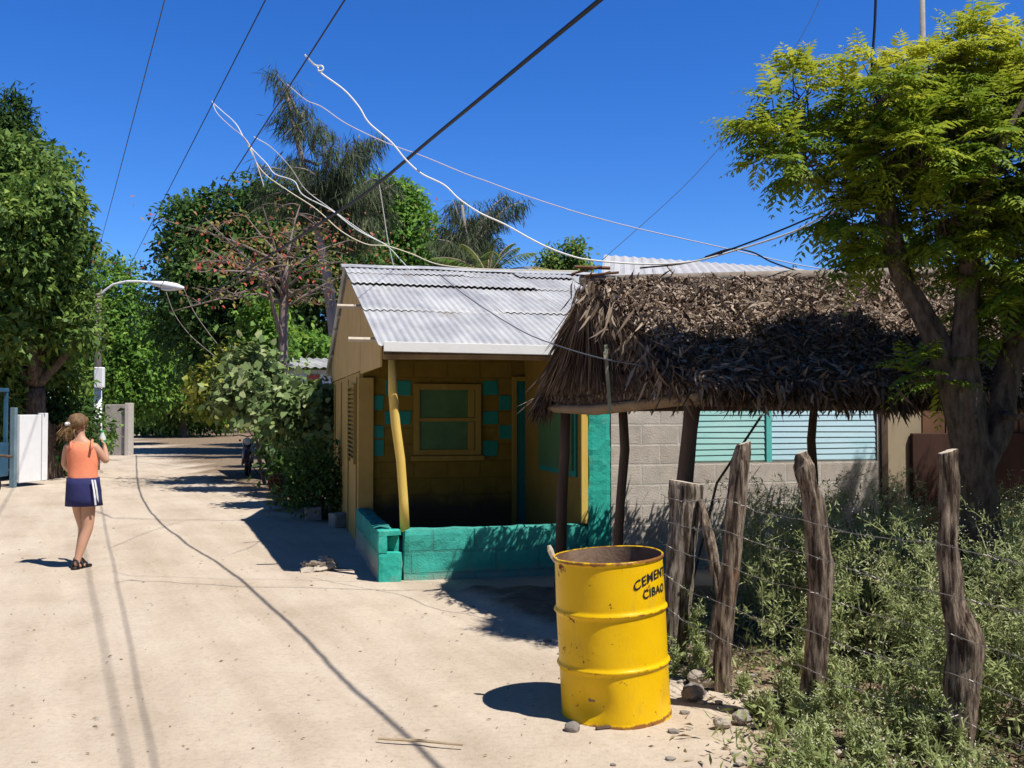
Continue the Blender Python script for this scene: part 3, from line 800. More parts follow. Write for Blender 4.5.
# ridge mess
n = 1500; v = RNG.random(n)[:, None]
p = np.array(A) + (np.array(A2) - np.array(A)) * v + RNG.normal(size=(n, 3)) * np.array([.02, .05, .02])
lv.add(p, RNG.normal(size=(n, 3)) * np.array([1, 1, .35]) + np.array([0, -.9, -.55]), RNG.normal(size=(n, 3)) + np.array([0, 0, 1]), RNG.uniform(.05, .13, n), RNG.uniform(.012, .03, n), np.clip(RNG.normal(.6, .22, n), 0, 1), six=True, fold=.4, droop=.3)
lv.build('palm_leaf_layer', MATS['dry_thatch'], thatch)
# the near gable end: long combed straw
lv = Leaves()
a, b_, c = np.array(A), np.array(B), np.array(Fc)
n = 7500
e = RNG.random(n); base = b_ + (c - b_) * e[:, None]; u = RNG.random(n) ** .75
st = a + (base - a) * (u[:, None] * .92)
nor = nrm(np.cross(c - a, b_ - a)); nor = nor * (1 if nor[0] < 0 else -1)
st = st + nor * RNG.uniform(.0, .08, (n, 1))
lv.add(st, nrm(base - a) + RNG.normal(size=(n, 3)) * .10 + nor * .05, np.tile(nor, (n, 1)) + RNG.normal(size=(n, 3)) * .5, np.minimum(RNG.uniform(.25, .75, n), (1 - .92 * u) * np.linalg.norm(base - a, axis=1) + RNG.uniform(-.09, .015, n)), RNG.uniform(.008, .022, n), np.clip(RNG.normal(.42, .24, n) + .25 * patch(st, 5), 0, 1), six=True, fold=.3, droop=.03)
for (p0, p1, n, l0, l1, ox) in ((B, Fc, 700, .02, .06, -.2), (B + Vector((0, .02, .05)), B + Vector((.06, -.16, .05)), 260, .12, .36, -.30)):
    v = RNG.random(n); p = np.array(p0) + (np.array(p1) - np.array(p0)) * v[:, None] + RNG.normal(size=(n, 3)) * .03 + nor * .04
    lv.add(p, np.array([ox, 0, -1.0]) + RNG.normal(size=(n, 3)) * .25, RNG.normal(size=(n, 3)), RNG.uniform(l0, l1, n), RNG.uniform(.008, .02, n), np.clip(RNG.normal(.45, .25, n), 0, 1), six=True, fold=.3, droop=.05)
# loose pale leaves hanging off the corner
n = 420; v = RNG.random(n)
p = a + (c - a) * (v[:, None] * .95) + nor * RNG.uniform(.04, .13, (n, 1)) + RNG.normal(size=(n, 3)) * .05
lv.add(p, np.array([-.12, -.05, -1]) + RNG.normal(size=(n, 3)) * .3, RNG.normal(size=(n, 3)), RNG.uniform(.07, .24, n), RNG.uniform(.012, .026, n), np.clip(RNG.normal(.75, .2, n), 0, 1), six=True, fold=.4, droop=.3)
lv.build('straw_gable', MATS['straw'], thatch)
m = MB(); m.tube([A + Vector((-.12, -.02, .03)), lerp(A, A2, .3) + Vector((0, 0, .05)), lerp(A, A2, .65) + Vector((0, 0, .075)), A2 + Vector((.15, .02, .11))], [.035, .045, .05, .045], 10, rough=.3)
m.build('ridge_pole', MATS['grey_bark'], shel, world=True, smooth=True)
m = MB()
for k in range(5):
    c_ = A + Vector((random.uniform(-.12, .12), random.uniform(-.12, .12), .05 + .02 * k)); d_ = Vector((random.uniform(-1, 1), random.uniform(-.6, .6), random.uniform(-.12, .12))).normalized() * random.uniform(.08, .17)
    m.tube([c_ - d_, c_, c_ + d_], random.uniform(.007, .015), 6, rough=.3, seed=k)
m.build('tied_stick_bundle', MATS['brown_board'], shel, world=True)
m = MB(); m.tube([B + Vector((-.05, .12, -.10)), lerp(B, Fc, .4) + Vector((0, 0, -.13)), Fc + Vector((.02, -.05, -.07))], [.04, .048, .042], 10, rough=.25, seed=4)
m.build('eave_beam', MATS['raw_timber'], shel, world=True, smooth=True)
m = MB(); m.tube([Fc + Vector((-.05, .1, -.09)), F2 + Vector((0, .1, -.09))], .035, 8, rough=.2); m.build('eave_beam', MATS['dark_timber'], shel, world=True, smooth=True)
m = MB(); m.tube([B + Vector((-.05, -.1, -.10)), B2 + Vector((0, -.1, -.09))], .035, 8, rough=.2); m.build('eave_beam', MATS['dark_timber'], shel, world=True, smooth=True)
def pole(pts, rad, name='pole', mt='dark_timber', **k):
    m = MB(); m.tube(pts, rad, 10, rough=.22, seed=len(COL.objects) * .7); return m.build(name, MATS[mt], shel, world=True, smooth=True)
pole([P(566, 398, 8.95), P(565, 450, 8.93), P(562, 500, 8.9), Vector((.42, 8.88, -.1))], [.045, .048, .05, .052])
pole([P(622, 398, 7.9), P(625, 450, 7.88), P(621, 500, 7.86), Vector((.80, 7.85, -.1))], [.036, .04, .04, .044])
pole([P(695, 386, 6.62), P(690, 430, 6.62), P(685, 480, 6.64), Vector((1.12, 6.66, .5)), Vector((1.10, 6.68, -.1))], [.058, .05, .052, .055, .06])
pole([P(814, 405, 9.6), P(811, 440, 9.6), P(813, 475, 9.6), Vector((2.9, 9.6, -.1))], [.04, .042, .045, .05])
pole([F2 + Vector((-.1, .1, -.06)), Vector((4.9, 7.2, .8)), Vector((4.9, 7.2, -.1))], [.045, .05, .055])
pole([B2 + Vector((-.1, -.1, -.06)), Vector((5.5, 10.3, .8)), Vector((5.5, 10.3, -.1))], [.045, .05, .055])
m = MB()       # strip of pale palm leaf hanging from the roof edge
pts = [P(606, 345, 7.2), P(607, 370, 7.2), P(609, 395, 7.22), P(610, 412, 7.24)]
for a_, c_ in zip(pts, pts[1:]): m.obox((a_ + c_) / 2, (.012, 0, 0), (0, .004, 0), (c_ - a_) / 2 * 1.02)
m.build('hanging_strap', mat('pale_strap', (.20, .24, .17), (.28, .31, .22), 8), shel, world=True)

# ---------------------------------------------------------------- yellow oil drum
DR, DH = .286, .835
drum = thing('oil_drum', 'dented yellow steel drum with black lettering standing open topped on the sand', 'drum', (.548, 5.30, 0))
drum.rotation_euler = (R(.6), R(-2.8), R(0))
ym = bpy.data.materials.new('yellow_drum_paint'); ym.use_nodes = True; nt = ym.node_tree; L = nt.links.new
b = nt.nodes['Principled BSDF']
tc = node(nt, 'ShaderNodeTexCoord')
def dn_(scale, detail=8, rough=.7, st=(1, 1, 1)):
    mp = node(nt, 'ShaderNodeMapping'); mp.inputs['Scale'].default_value = st; L(tc.outputs['Object'], mp.inputs['Vector'])
    n = node(nt, 'ShaderNodeTexNoise'); n.inputs['Scale'].default_value = scale; n.inputs['Detail'].default_value = detail; n.inputs['Roughness'].default_value = rough; L(mp.outputs['Vector'], n.inputs['Vector']); return n.outputs['Fac']
def dramp(fac, p0, p1, c0=(0, 0, 0), c1=(1, 1, 1)):
    cr = node(nt, 'ShaderNodeValToRGB'); e = cr.color_ramp.elements; e[0].position = p0; e[1].position = p1; e[0].color = (*c0, 1); e[1].color = (*c1, 1); L(fac, cr.inputs['Fac']); return cr.outputs['Color']
base = dramp(dn_(5), .3, .7, (.76, .445, .003), (.82, .50, .005))
dirt = dramp(dn_(9, 9, .75, (1, 1, .35)), .55, .95)
mx = node(nt, 'ShaderNodeMix', data_type='RGBA'); mx.inputs['B'].default_value = (.50, .30, .05, 1); L(dirt, mx.inputs['Factor']); L(base, mx.inputs['A'])
rust = dramp(dn_(7.0, 10, .8), .605, .622)
mx2 = node(nt, 'ShaderNodeMix', data_type='RGBA'); mx2.inputs['B'].default_value = (.17, .045, .018, 1); L(rust, mx2.inputs['Factor']); L(mx.outputs['Result'], mx2.inputs['A'])
speckd = dramp(dn_(38, 4, .6), .70, .715)
mx3 = node(nt, 'ShaderNodeMix', data_type='RGBA'); mx3.inputs['B'].default_value = (.20, .07, .02, 1); L(speckd, mx3.inputs['Factor']); L(mx2.outputs['Result'], mx3.inputs['A'])
sp = node(nt, 'ShaderNodeSeparateXYZ'); L(tc.outputs['Object'], sp.inputs[0])
def band_(z, w):
    s_ = node(nt, 'ShaderNodeMath', operation='SUBTRACT'); s_.inputs[1].default_value = z; L(sp.outputs['Z'], s_.inputs[0])
    a_ = node(nt, 'ShaderNodeMath', operation='ABSOLUTE'); L(s_.outputs[0], a_.inputs[0])
    n_ = node(nt, 'ShaderNodeMath', operation='MULTIPLY_ADD'); n_.inputs[1].default_value = .05; L(dn_(14, 6), n_.inputs[0]); L(a_.outputs[0], n_.inputs[2])
    r_ = node(nt, 'ShaderNodeMapRange'); r_.inputs['From Min'].default_value = w; r_.inputs['From Max'].default_value = w * .75; L(n_.outputs[0], r_.inputs['Value']); return r_.outputs['Result']
prev = mx3.outputs['Result']
for z, w in ((.565, .026), (.285, .026), (.01, .040), (.83, .036)):
    q = node(nt, 'ShaderNodeMix', data_type='RGBA'); q.inputs['B'].default_value = (.24, .10, .03, 1); L(band_(z, w), q.inputs['Factor']); L(prev, q.inputs['A']); prev = q.outputs['Result']
L(prev, b.inputs['Base Color'])
rr = node(nt, 'ShaderNodeMapRange'); rr.inputs['To Min'].default_value = .34; rr.inputs['To Max'].default_value = .8; L(rust, rr.inputs['Value']); L(rr.outputs['Result'], b.inputs['Roughness']); b.inputs['Specular IOR Level'].default_value = .22
bp = node(nt, 'ShaderNodeBump'); bp.inputs['Strength'].default_value = .25; bp.inputs['Distance'].default_value = .01; L(dn_(7, 6), bp.inputs['Height']); L(bp.outputs['Normal'], b.inputs['Normal'])
def rib(z, z0): return .013 * math.exp(-((z - z0) / .011) ** 2)
def dent(p, t):
    th = (t + math.pi / 2 + math.pi) % (2 * math.pi) - math.pi     # 0 = towards the street side
    d = .042 * math.exp(-((th + .62) / .34) ** 2 - ((p.z - .125) / .085) ** 2)
    d += .016 * math.exp(-((th - 1.05) / .16) ** 2 - ((p.z - .07) / .10) ** 2)
    d += .010 * math.exp(-((th + .9) / .3) ** 2 - ((p.z - .46) / .08) ** 2)
    d += .006 * noise.noise(Vector((math.cos(t) * 1.7, math.sin(t) * 1.7, p.z * 3)))
    r = math.hypot(p.x, p.y)
    if r < .1: return p
    k = (r - d) / r
    return Vector((p.x * k, p.y * k, p.z + (.003 * math.sin(t * 2 + .6) if p.z > .815 else 0)))
prof = [(DR + .004, -.01), (DR + .005, .012), (DR, .022)]
z = .03
while z < .815:
    prof.append((DR + rib(z, .565) + rib(z, .285), z)); z += .0075
prof += [(DR, .817), (DR + .007, .823), (DR + .008, .833), (DR + .002, .839), (DR - .004, .835)]
m = MB(); m.lathe(prof, n=96, fn=dent)
body = m.build('drum_body', ym, drum, smooth=True)
m = MB(); m.lathe([(DR - .0045, .834), (DR - .006, .6), (DR - .006, .10), (.01, .09)], n=64, fn=dent)
m.build('inner_wall', MATS['rust_steel'], body, smooth=True)
# lettering: real letter shapes wrapped on the curved side
def wrap_text(txt, size, th0, zfun, rad, name, parent, matl, depth=.0012, sx=1.0):
    cu = bpy.data.curves.new(name, 'FONT'); cu.body = txt; cu.size = size; cu.offset = size * .022; cu.resolution_u = 4; cu.space_character = 1.08
    o = bpy.data.objects.new(name, cu); COL.objects.link(o)
    dg = bpy.context.evaluated_depsgraph_get(); me = bpy.data.meshes.new_from_object(o.evaluated_get(dg))
    bpy.data.objects.remove(o)
    import bmesh
    bm = bmesh.new(); bm.from_mesh(me)
    bmesh.ops.triangulate(bm, faces=bm.faces[:])
    bmesh.ops.subdivide_edges(bm, edges=[e for e in bm.edges if e.calc_length() > .02], cuts=2)
    for v in bm.verts:
        th = th0 + v.co.x * sx / rad
        p = Vector((math.sin(th) * rad, -math.cos(th) * rad, zfun(th) + v.co.y))
        v.co = dent(p, math.atan2(p.y, p.x)); r = math.hypot(v.co.x, v.co.y); v.co.x *= (r + .0022) / r; v.co.y *= (r + .0022) / r
    bm.to_mesh(me); bm.free(); me.materials.clear(); me.materials.append(matl)
    return link_mesh(name, me, parent)
PH = .105      # direction of the camera seen from the drum (radians right of -Y is negative x)
wrap_text('CEMENTOS', .065, .36 - .02, lambda th: .678 + .055 * (1 - ((th - 1.05) / .75) ** 2), DR + .001, 'lettering', drum, MATS['black_plastic'])
wrap_text('CIBAO', .060, .36 + .16, lambda th: .626 + .028 * (1 - ((th - 1.05) / .75) ** 2), DR + .001, 'lettering', drum, MATS['black_plastic'])
st = thing('wooden_stick', 'short pale stick poking up over the rim of the yellow drum', 'stick', (.29, 5.36, .85))
m = MB(); m.tube([Vector((.30, 5.36, .70)), P(553, 556, 5.36), P(550.5, 550, 5.36), P(549, 545.5, 5.36)], [.012, .014, .016, .010], 8, rough=.2); m.build('stick', MATS['cut_wood'], st, world=True)

# ---------------------------------------------------------------- rocks and rubble
def rock(name, label, cat, c, rad, seed, matl='stone', amp=.35, group=None, sub=4):
    m = MB(); m.ico((0, 0, rad[2] * .6), rad, sub, amp, 1.8, seed)
    o = m.build(name, MATS[matl], smooth=False); o.location = c; o.rotation_euler = (0, 0, seed * 1.3)
    return tag(o, label, cat, group)
g = G(319, 570); rock('rock', 'lumpy pale rock lying alone on the sand left of the low teal wall', 'rock', (g.x, g.y, -.02), (.20, .12, .095), 3, 'stone', .5)
g = G(570, 729); rock('stone', 'round dark grey stone against the foot of the yellow drum', 'stone', (.30, 5.00, 0), (.04, .034, .03), 5, 'grey_stone', .12)
for i, (px, py, rx, matl, lb) in enumerate((
    (683, 664, .075, 'stone', 'rounded pale stone between the drum and the first fence post'),
    (703, 690, .085, 'stone', 'flat pale stone at the foot of the second fence post'),
    (742, 728, .06, 'plain_concrete', 'grey pebble half under the weeds right of the drum'),
    (722, 732, .045, 'stone', 'small pale pebble on the bare soil right of the drum'),
    (694, 702, .07, 'grey_stone', 'dark stone lying closest behind the drum base'))):
    g = G(px, py); rock('stone', lb, 'stone', (g.x, g.y, .03), (rx, rx * .8, rx * .62), 11 + i, matl, .3, 'stones along the wire fence', 3)
m = MB()
for i, (px, py, w, lb) in enumerate(((312, 521, .24, 'cement block lying in the shade under the hedge'), (340, 528, .30, 'longer cement block lying in the shade at the cottage corner'))):
    g = G(px, py); m = MB(); m.rough_box(-w / 2, w / 2, -.1, .1, 0, .2, .04, .012, 30 + i)
    o = m.build('cement_block', MATS['plain_concrete']); o.location = (g.x, g.y + .1, 0); o.rotation_euler = (0, 0, R(14 + 25 * i)); tag(o, lb, 'block', 'loose cement blocks')
# splinter of dark wood and dry sticks on the sand
for i, (p0, p1, r_, lb) in enumerate((((378, 741), (463, 748), .006, 'long thin dry twig lying on the open road'), ((596, 731), (653, 727), .010, 'flat dark splinter of wood in front of the drum'), ((716, 700), (777, 690), .006, 'pale dry stalk under the second fence post'))):
    a_, c_ = G(*p0), G(*p1); m = MB(); mid = (a_ + c_) / 2 + Vector((0, .02, .012)); m.tube([a_ + Vector((0, 0, .012)), mid, c_ + Vector((0, 0, .014))], [r_, r_ * 1.2, r_ * .7], 6, rough=.3)
    o = m.build('twig', MATS['dry_twig' if i != 1 else 'dark_timber'], loc=mid); tag(o, lb, 'twig')

# ---------------------------------------------------------------- barbed wire fence
fence = thing('wire_fence', 'barbed wire fence on crooked wooden posts running through the weeds', 'fence', (1.3, 5.5, 0))
def fpost(pts, rad, matl, label, seed, capslope=.3):
    m = MB()
    # resample
    P_ = [Vector(p) for p in pts]; out = []; rr_ = []
    for i in range(len(P_) - 1):
        for k in range(9):
            f_ = k / 9; out.append(lerp(P_[i], P_[i + 1], f_)); rr_.append(.84 * (rad[i] + (rad[i + 1] - rad[i]) * f_))
    out.append(P_[-1]); rr_.append(.84 * rad[-1])
    i0 = len(m.v); n = 40
    m.tube(out, rr_, n, 0, True, 1, rough=.27, seed=seed, stretch=.5, grooves=.10)
    for v in m.v[-n:]:        # axe-cut slanting top
        v.z += (v.x - out[-1].x) * capslope
    o = m.build('fence_post', [MATS[matl], MATS['cut_wood']], fence, world=True); o['label'] = label
    for p_ in o.data.polygons: p_.use_smooth = len(p_.vertices) < 6
    return o
p1 = [Vector((.985, 6.27, -.1)), P(672, 640, 6.27), P(680, 570, 6.27), P(684, 520, 6.27), P(686, 482, 6.27)]
p2 = [Vector((1.205, 5.69, -.1)), P(722, 660, 5.69), P(728, 590, 5.69), P(735, 510, 5.69), P(741, 462, 5.69), P(744, 443, 5.69)]
p3 = [Vector((1.50, 5.05, -.1)), P(811, 690, 5.05), P(820, 610, 5.05), P(820, 560, 5.05), P(812, 500, 5.05), P(804, 466, 5.05), P(802, 452, 5.05)]
p4 = [Vector((1.98, 4.42, -.1)), P(956, 750, 4.42), P(961, 690, 4.42), P(966, 640, 4.42), P(952, 600, 4.42), P(948, 540, 4.42), P(949, 490, 4.42), P(948, 451, 4.42)]
fpost(p1, [.10, .095, .105, .112, .108], 'weathered_post', 'thick grey split post nearest the yellow drum', 1, -.1)
fpost(p2, [.060, .062, .058, .066, .058, .042], 'bark_post', 'reddish brown barked post with a sharpened top', 2, .5)
fpost(p3, [.066, .066, .070, .078, .062, .058, .030], 'bark_post', 'grey brown post bent in the middle with a pointed top', 3, .2)
fpost(p4, [.072, .075, .088, .092, .062, .052, .050, .046], 'bark_post', 'tall crooked post with a knee halfway, nearest the camera', 4, .3)
fpost([Vector((1.16, 6.05, 0)), P(722, 600, 6.05), P(712, 550, 6.1), P(700, 500, 6.2)], [.04, .042, .04, .03], 'bark_post', 'thin leaning brace behind the thick grey post', 6, .2)
p5 = [Vector((2.62, 3.2, -.1)), Vector((2.62, 3.2, .7)), Vector((2.60, 3.2, 1.4))]
fpost(p5, [.06, .065, .05], 'bark_post', 'straight post at the near end of the wire', 7, .2)
def barbed(heights, sag, seed):
    rr = random.Random(seed); tops = [p1, p2, p3, p4, p5]; m = MB(); pts = []
    for i, (pp, h) in enumerate(zip(tops, heights)):
        # point on the street face of each post at that height
        for a_, c_ in zip(pp, pp[1:]):
            if a_.z <= h <= c_.z: q = lerp(a_, c_, (h - a_.z) / (c_.z - a_.z)); break
        else: q = pp[-1]
        q = Vector(q) + Vector((-.075, -.03, 0)); 
        if i == 0: q = Vector(q) + Vector((-.03, -.02, 0)); pts.append(q + Vector((-.02, .22, .01)))
        if pts:
            a_ = pts[-1]
            for k in range(1, 9):
                f_ = k / 9; w = lerp(a_, q, f_); w.z -= sag * math.sin(math.pi * f_) * (q - a_).length; w += Vector((rr.uniform(-.004, .004),) * 3); pts.append(w)
        pts.append(q)
    m.tube(pts, .0019, 5)
    for a_, c_ in zip(pts, pts[1:]):
        L_ = (c_ - a_).length
        if L_ < .03: continue
        for k in range(max(1, int(L_ / .075))):
            w = lerp(a_, c_, rr.random()); d = Vector((rr.uniform(-1, 1), rr.uniform(-1, 1), rr.uniform(-1, 1))).normalized() * .022
            m.tube([w - d, w + d], [.0013, .0013], 4); m.tube([w - d.cross(Vector((.5, .3, .8))), w + d.cross(Vector((.5, .3, .8)))], [.0018, .0018], 4)
    return m.build('barbed_wire', MATS['wire_steel'], fence, world=True)
barbed([1.05, 1.10, 1.05, 1.02, 1.0], .03, 1)
barbed([.90, .92, .88, .80, .8], .02, 2)
barbed([.76, .74, .70, .62, .6], .03, 3)
barbed([.58, .52, .50, .45, .42], .03, 4)
barbed([.40, .34, .32, .28, .25], .04, 5)
# pole leaning on the wall behind, and the dark bucket
o = thing('leaning_stick', 'thin dark stick leaning against the block wall below the louvres', 'stick', (2.0, 9.5, 0))
m = MB(); m.tube([Vector((1.68, 9.30, 0)), P(717, 483, 9.5), P(739, 450, 9.62), P(762, 415, 9.8)], .012, 6, rough=.2); m.build('stick', MATS['dark_timber'], o, world=True)

# ---------------------------------------------------------------- street lamp on the left
lp = P(98, 400, 30.0); lamp = thing('street_lamp', 'tall street lamp pole painted white below with a curved arm over the road', 'street lamp', (lp.x, lp.y, 0))
m = MB(); m.tube([Vector((lp.x, lp.y, -.1)), P(98, 430, 30), P(98, 384, 30)], [.125, .115, .11], 12, m=0); m.tube([P(98, 384, 30), P(98, 340, 30), P(99, 289, 30)], [.108, .10, .085], 12, m=1)
m.build('pole', [MATS['white_paint'], MATS['grey_bark']], lamp, world=True, smooth=True)
m = MB(); m.tube([P(99, 300, 30), P(104, 291, 30), P(113, 284.5, 30), P(126, 281.5, 30), P(140, 281.5, 30), P(152, 282.5, 30)], .035, 8); m.build('arm', MATS['white_paint'], lamp, world=True, smooth=True)
m = MB()
c0, c1 = P(148, 282.5, 30), P(184, 288, 30)
rings = []
for f_, w, h in ((0, .05, .05), (.2, .10, .08), (.5, .16, .12), (.8, .15, .11), (1, .04, .04)):
    c_ = lerp(c0, c1, f_); rings.append([c_ + Vector((0, math.cos(t) * w, math.sin(t) * h)) for t in np.linspace(0, 2 * math.pi, 13)[:-1]])
m.loft(rings); hd = m.build('lamp_head', MATS['white_paint'], lamp, world=True, smooth=True)
m = MB(); c_ = lerp(c0, c1, .62); m.ico(c_ + Vector((0, 0, -.09)), (.30, .12, .07), 2); m.build('lamp_glass', MATS['lamp_glass'], hd, world=True, smooth=True)
m = MB(); c_ = P(99.5, 377.5, 29.8); m.obox(c_, (.14, 0, 0), (0, .09, 0), (0, 0, .31)); m.build('meter_box', MATS['white_paint'], lamp, world=True, bevel=.03)

# ---------------------------------------------------------------- white gate, plank fence, cart on the left
ga, gb = G(17, 487), G(45, 484)
gate = thing('gate_panel', 'white painted gate panel at the left road edge', 'gate', ((ga + gb) / 2).to_tuple())
dx = (gb - ga); m = MB(); hh = 1.42
up_ = Vector((0, 0, hh / 2)); nx_ = Vector((-dx.y, dx.x, 0)).normalized() * .05
m.obox(lerp(ga, gb, .39) + up_ + Vector((0, 0, .08)), dx * .385, nx_, up_); m.obox(lerp(ga, gb, .895) + up_ + Vector((0, 0, .10)), dx * .10, nx_ * 1.3, up_ * 1.02)
m.build('panel', MATS['white_paint'], gate, world=True, bevel=.012)
m = MB(); m.obox(lerp(ga, gb, -.14) + Vector((0, 0, .8)), dx * .05, nx_ * 1.2, Vector((0, 0, .85))); m.build('gate_post', MATS['pale_blue_paint'], gate, world=True, bevel=.01)
pa, pb = G(47, 480), G(100, 470)
pf = thing('plank_fence', 'dark weathered plank fence in deep shade behind the walking person', 'fence', ((pa + pb) / 2).to_tuple())
m = MB(); n = 22
for i in range(n):
    c_ = lerp(pa, pb, (i + .5) / n); h_ = 1.25 + .15 * random.random()
    m.obox(c_ + Vector((0, 0, h_ / 2)), (pb - pa) / n * .44, Vector((0, .012, 0)), Vector((random.uniform(-.02, .02), 0, h_ / 2)))
m.build('plank_panel', MATS['dark_timber'], pf, world=True)
m = MB()
for z in (.35, 1.0): m.obox((pa + pb) / 2 + Vector((0, .05, z)), (pb - pa) / 2, Vector((0, .03, 0)), Vector((0, 0, .04)))
m.build('rail', MATS['dark_timber'], pf, world=True)
cw = P(-20, 400, 17.5); cart = thing('vendor_cart', 'blue wooden vendor cart with a long handle at the left picture edge', 'cart', (cw.x, cw.y, 0))
m = MB(); m.box(-.62, .34, -.35, .35, .42, 1.02); m.build('body', MATS['blue_paint'], cart, bevel=.01)
m = MB(); m.box(-.62, .34, -.35, .35, 1.92, 1.99); m.build('roof', MATS['blue_paint'], cart, bevel=.01)
for sx in (-.58, .30):
    for sy in (-.31, .31):
        m = MB(); m.box(sx - .03, sx + .03, sy - .03, sy + .03, 1.02, 1.92); m.build('roof_post', MATS['blue_paint'], cart, bevel=.005)
for sx in (.30,):
    m = MB(); m.box(sx - .03, sx + .03, -.30, -.24, -.02, .42); m.build('leg', MATS['pale_blue_paint'], cart)
m = MB(); m.box(-.7, .42, -.41, -.35, 1.20, 1.30); m.build('counter', MATS['blue_paint'], cart, bevel=.006)
m = MB(); m.tube([Vector((.1, -.44, .84)), Vector((.45, -.44, .835)), Vector((.80, -.44, .80))], .025, 8); m.build('handle', MATS['dark_timber'], cart, smooth=True)
for sy in (-.40, .40):
    m = MB(); m.lathe([(.20, -.03), (.255, -.03), (.27, 0), (.255, .03), (.20, .03), (.20, -.03)], (-.08, sy, .26), 28, axis='y')
    w = m.build('wheel', MATS['black_plastic'], cart, smooth=True)
    m = MB(); m.lathe([(.03, -.05), (.03, .05)], (-.08, sy, .26), 12, axis='y', cap=True)
    for k in range(8):
        a_ = k * math.pi / 4; m.tube([Vector((-.08, sy, .26)), Vector((-.08 + .2 * math.cos(a_), sy, .26 + .2 * math.sin(a_)))], .008, 5)
    m.build('spokes', MATS['white_board'], w)
bag = MB(); bag.ico((.12, -.1, 2.11), (.20, .2, .14), 3, .25, 2.0, 4); bo = bag.build('sack', MATS['plain_concrete'], loc=cart.location, smooth=True)
bo.data.transform(Matrix.Translation(cart.location)); tag(bo, 'stuffed grey sack lying on the roof of the blue cart', 'sack')

# ---------------------------------------------------------------- grey wall end by the far bend
wa = G(107, 455); wb = G(132, 455)
gw = thing('concrete_wall', 'short grey concrete wall beside the street lamp at the far bend', 'wall', ((wa + wb) / 2).to_tuple(), 0)
m = MB(); m.obox(lerp(wa, wb, .40) + Vector((0, 0, .85)), (wb - wa) * .40, Vector((.06, .1, 0)), Vector((0, 0, .95))); m.build('wall', MATS['plain_concrete'], gw, world=True, bevel=.03)
m = MB(); m.obox(lerp(wa, wb, .92) + Vector((0, -.1, .87)), (wb - wa) * .085, Vector((.05, .12, 0)), Vector((0, 0, .98))); m.build('end_post', MATS['broken_concrete'], gw, world=True, bevel=.02)
# white picket posts far down the street
qf = thing('post_fence', 'row of white fence posts far off at the end of the street', 'fence', P(155, 410, 62).to_tuple()[:2] + (0,))
for px in (145, 158, 165, 172):
    a_ = P(px, 407, 62); m = MB(); m.obox((a_.x, a_.y, a_.z / 2), (.13, 0, 0), (0, .13, 0), (0, 0, a_.z / 2)); m.build('fence_post', MATS['white_paint'], qf, world=True)
m = MB(); a_, c_ = P(143, 409, 62), P(174, 409, 62); m.obox(((a_.x + c_.x) / 2, 62.2, 1.4), ((c_.x - a_.x) / 2, 0, 0), (0, .03, 0), (0, 0, .06)); m.build('rail', MATS['white_paint'], qf, world=True)
# thin grey pole rising behind the thatch on the right
o = thing('pole', 'thin bare grey pole rising behind the leafy tree', 'pole', P(928, 400, 17.5).to_tuple()[:2] + (0,))
q = P(928, 400, 17.5); m = MB(); m.tube([Vector((q.x, q.y, -.1)), Vector((q.x, q.y, 5)), Vector((q.x - .03, q.y, 9.6))], [.055, .05, .045], 10); m.build('shaft', MATS['plain_concrete'], o, world=True, smooth=True)
# ---------------------------------------------------------------- overhead wires
RD = Vector((-.416, .909, 0)); RR = Vector((.909, .416, 0))
def wire(name, label, pts, r, matl, cat='cable', group=None, sub=6, n=5):
    # Catmull-Rom through the points
    p = [Vector(q) for q in pts]; out = []
    ext = [p[0] * 2 - p[1]] + p + [p[-1] * 2 - p[-2]]
    for i in range(1, len(ext) - 2):
        a, b_, c, d = ext[i - 1:i + 3]
        for k in range(sub):
            t = k / sub
            out.append(.5 * (2 * b_ + (c - a) * t + (2 * a - 5 * b_ + 4 * c - d) * t * t + (3 * b_ - a - 3 * c + d) * t ** 3))
    out.append(p[-1])
    mid = out[len(out) // 2].copy()
    m = MB(); m.tube(out, r, n); o = m.build(name, MATS[matl], loc=mid, smooth=True)
    return tag(o, label, cat, group)
def line(a, b_, L0, L1, sag=0, ang=24.6):
    RD = Vector((-math.sin(R(ang)), math.cos(R(ang)), 0)); RR = Vector((math.cos(R(ang)), math.sin(R(ang)), 0))
    return [Vector((0, 0, CAM_H)) + RR * a + Vector((0, 0, b_ - sag * math.sin(math.pi * k / 8))) + RD * (L0 + (L1 - L0) * k / 8) for k in range(9)]
GW = 'overhead street cables'
wire('power_cable', 'black power cable running from the top left edge down past the tall left tree', line(2.03, 4.48, -6, 62, .0), .0075, 'black_cable', group=GW)
wire('power_cable', 'dark cable that the coiled white wire hangs from, aimed at the far trees', line(1.60, 2.76, -6, 70, .0, 23.4), .0065, 'black_cable', group=GW)
wire('power_cable', 'faintest thin grey cable, leftmost in the sky', line(1.45, 6.4, -6, 70, .1), .010, 'grey_cable', group=GW)
wire('power_cable', 'thickest black cable slanting down into the feathery tree', [Vector((2.6, .9, 4.0)), P(903, -250, 3.48), P(782, -150, 4.04), P(697, -80, 4.56), P(600, 0, 5.42), P(539, 50, 6.12), P(481, 98, 6.92), P(430, 140, 7.84), P(370, 190, 9.08), P(330, 217, 10.0), P(288, 244, 11.5), P(240, 275, 14.2), P(205, 298, 20), P(188, 308, 34)], .0145, 'black_cable', group=GW)
def pw(l): return [P(*q) for q in l]
WG = 'tangled service wires'
wire('service_wire', 'white wire with a dangling free end below the left cable', pw([(212, 101, 14.4), (217, 113, 14.2), (230, 126, 13.8), (247, 141, 13), (258, 168, 13), (264, 187, 13)]), .007, 'pink_cable', 'wire', WG)
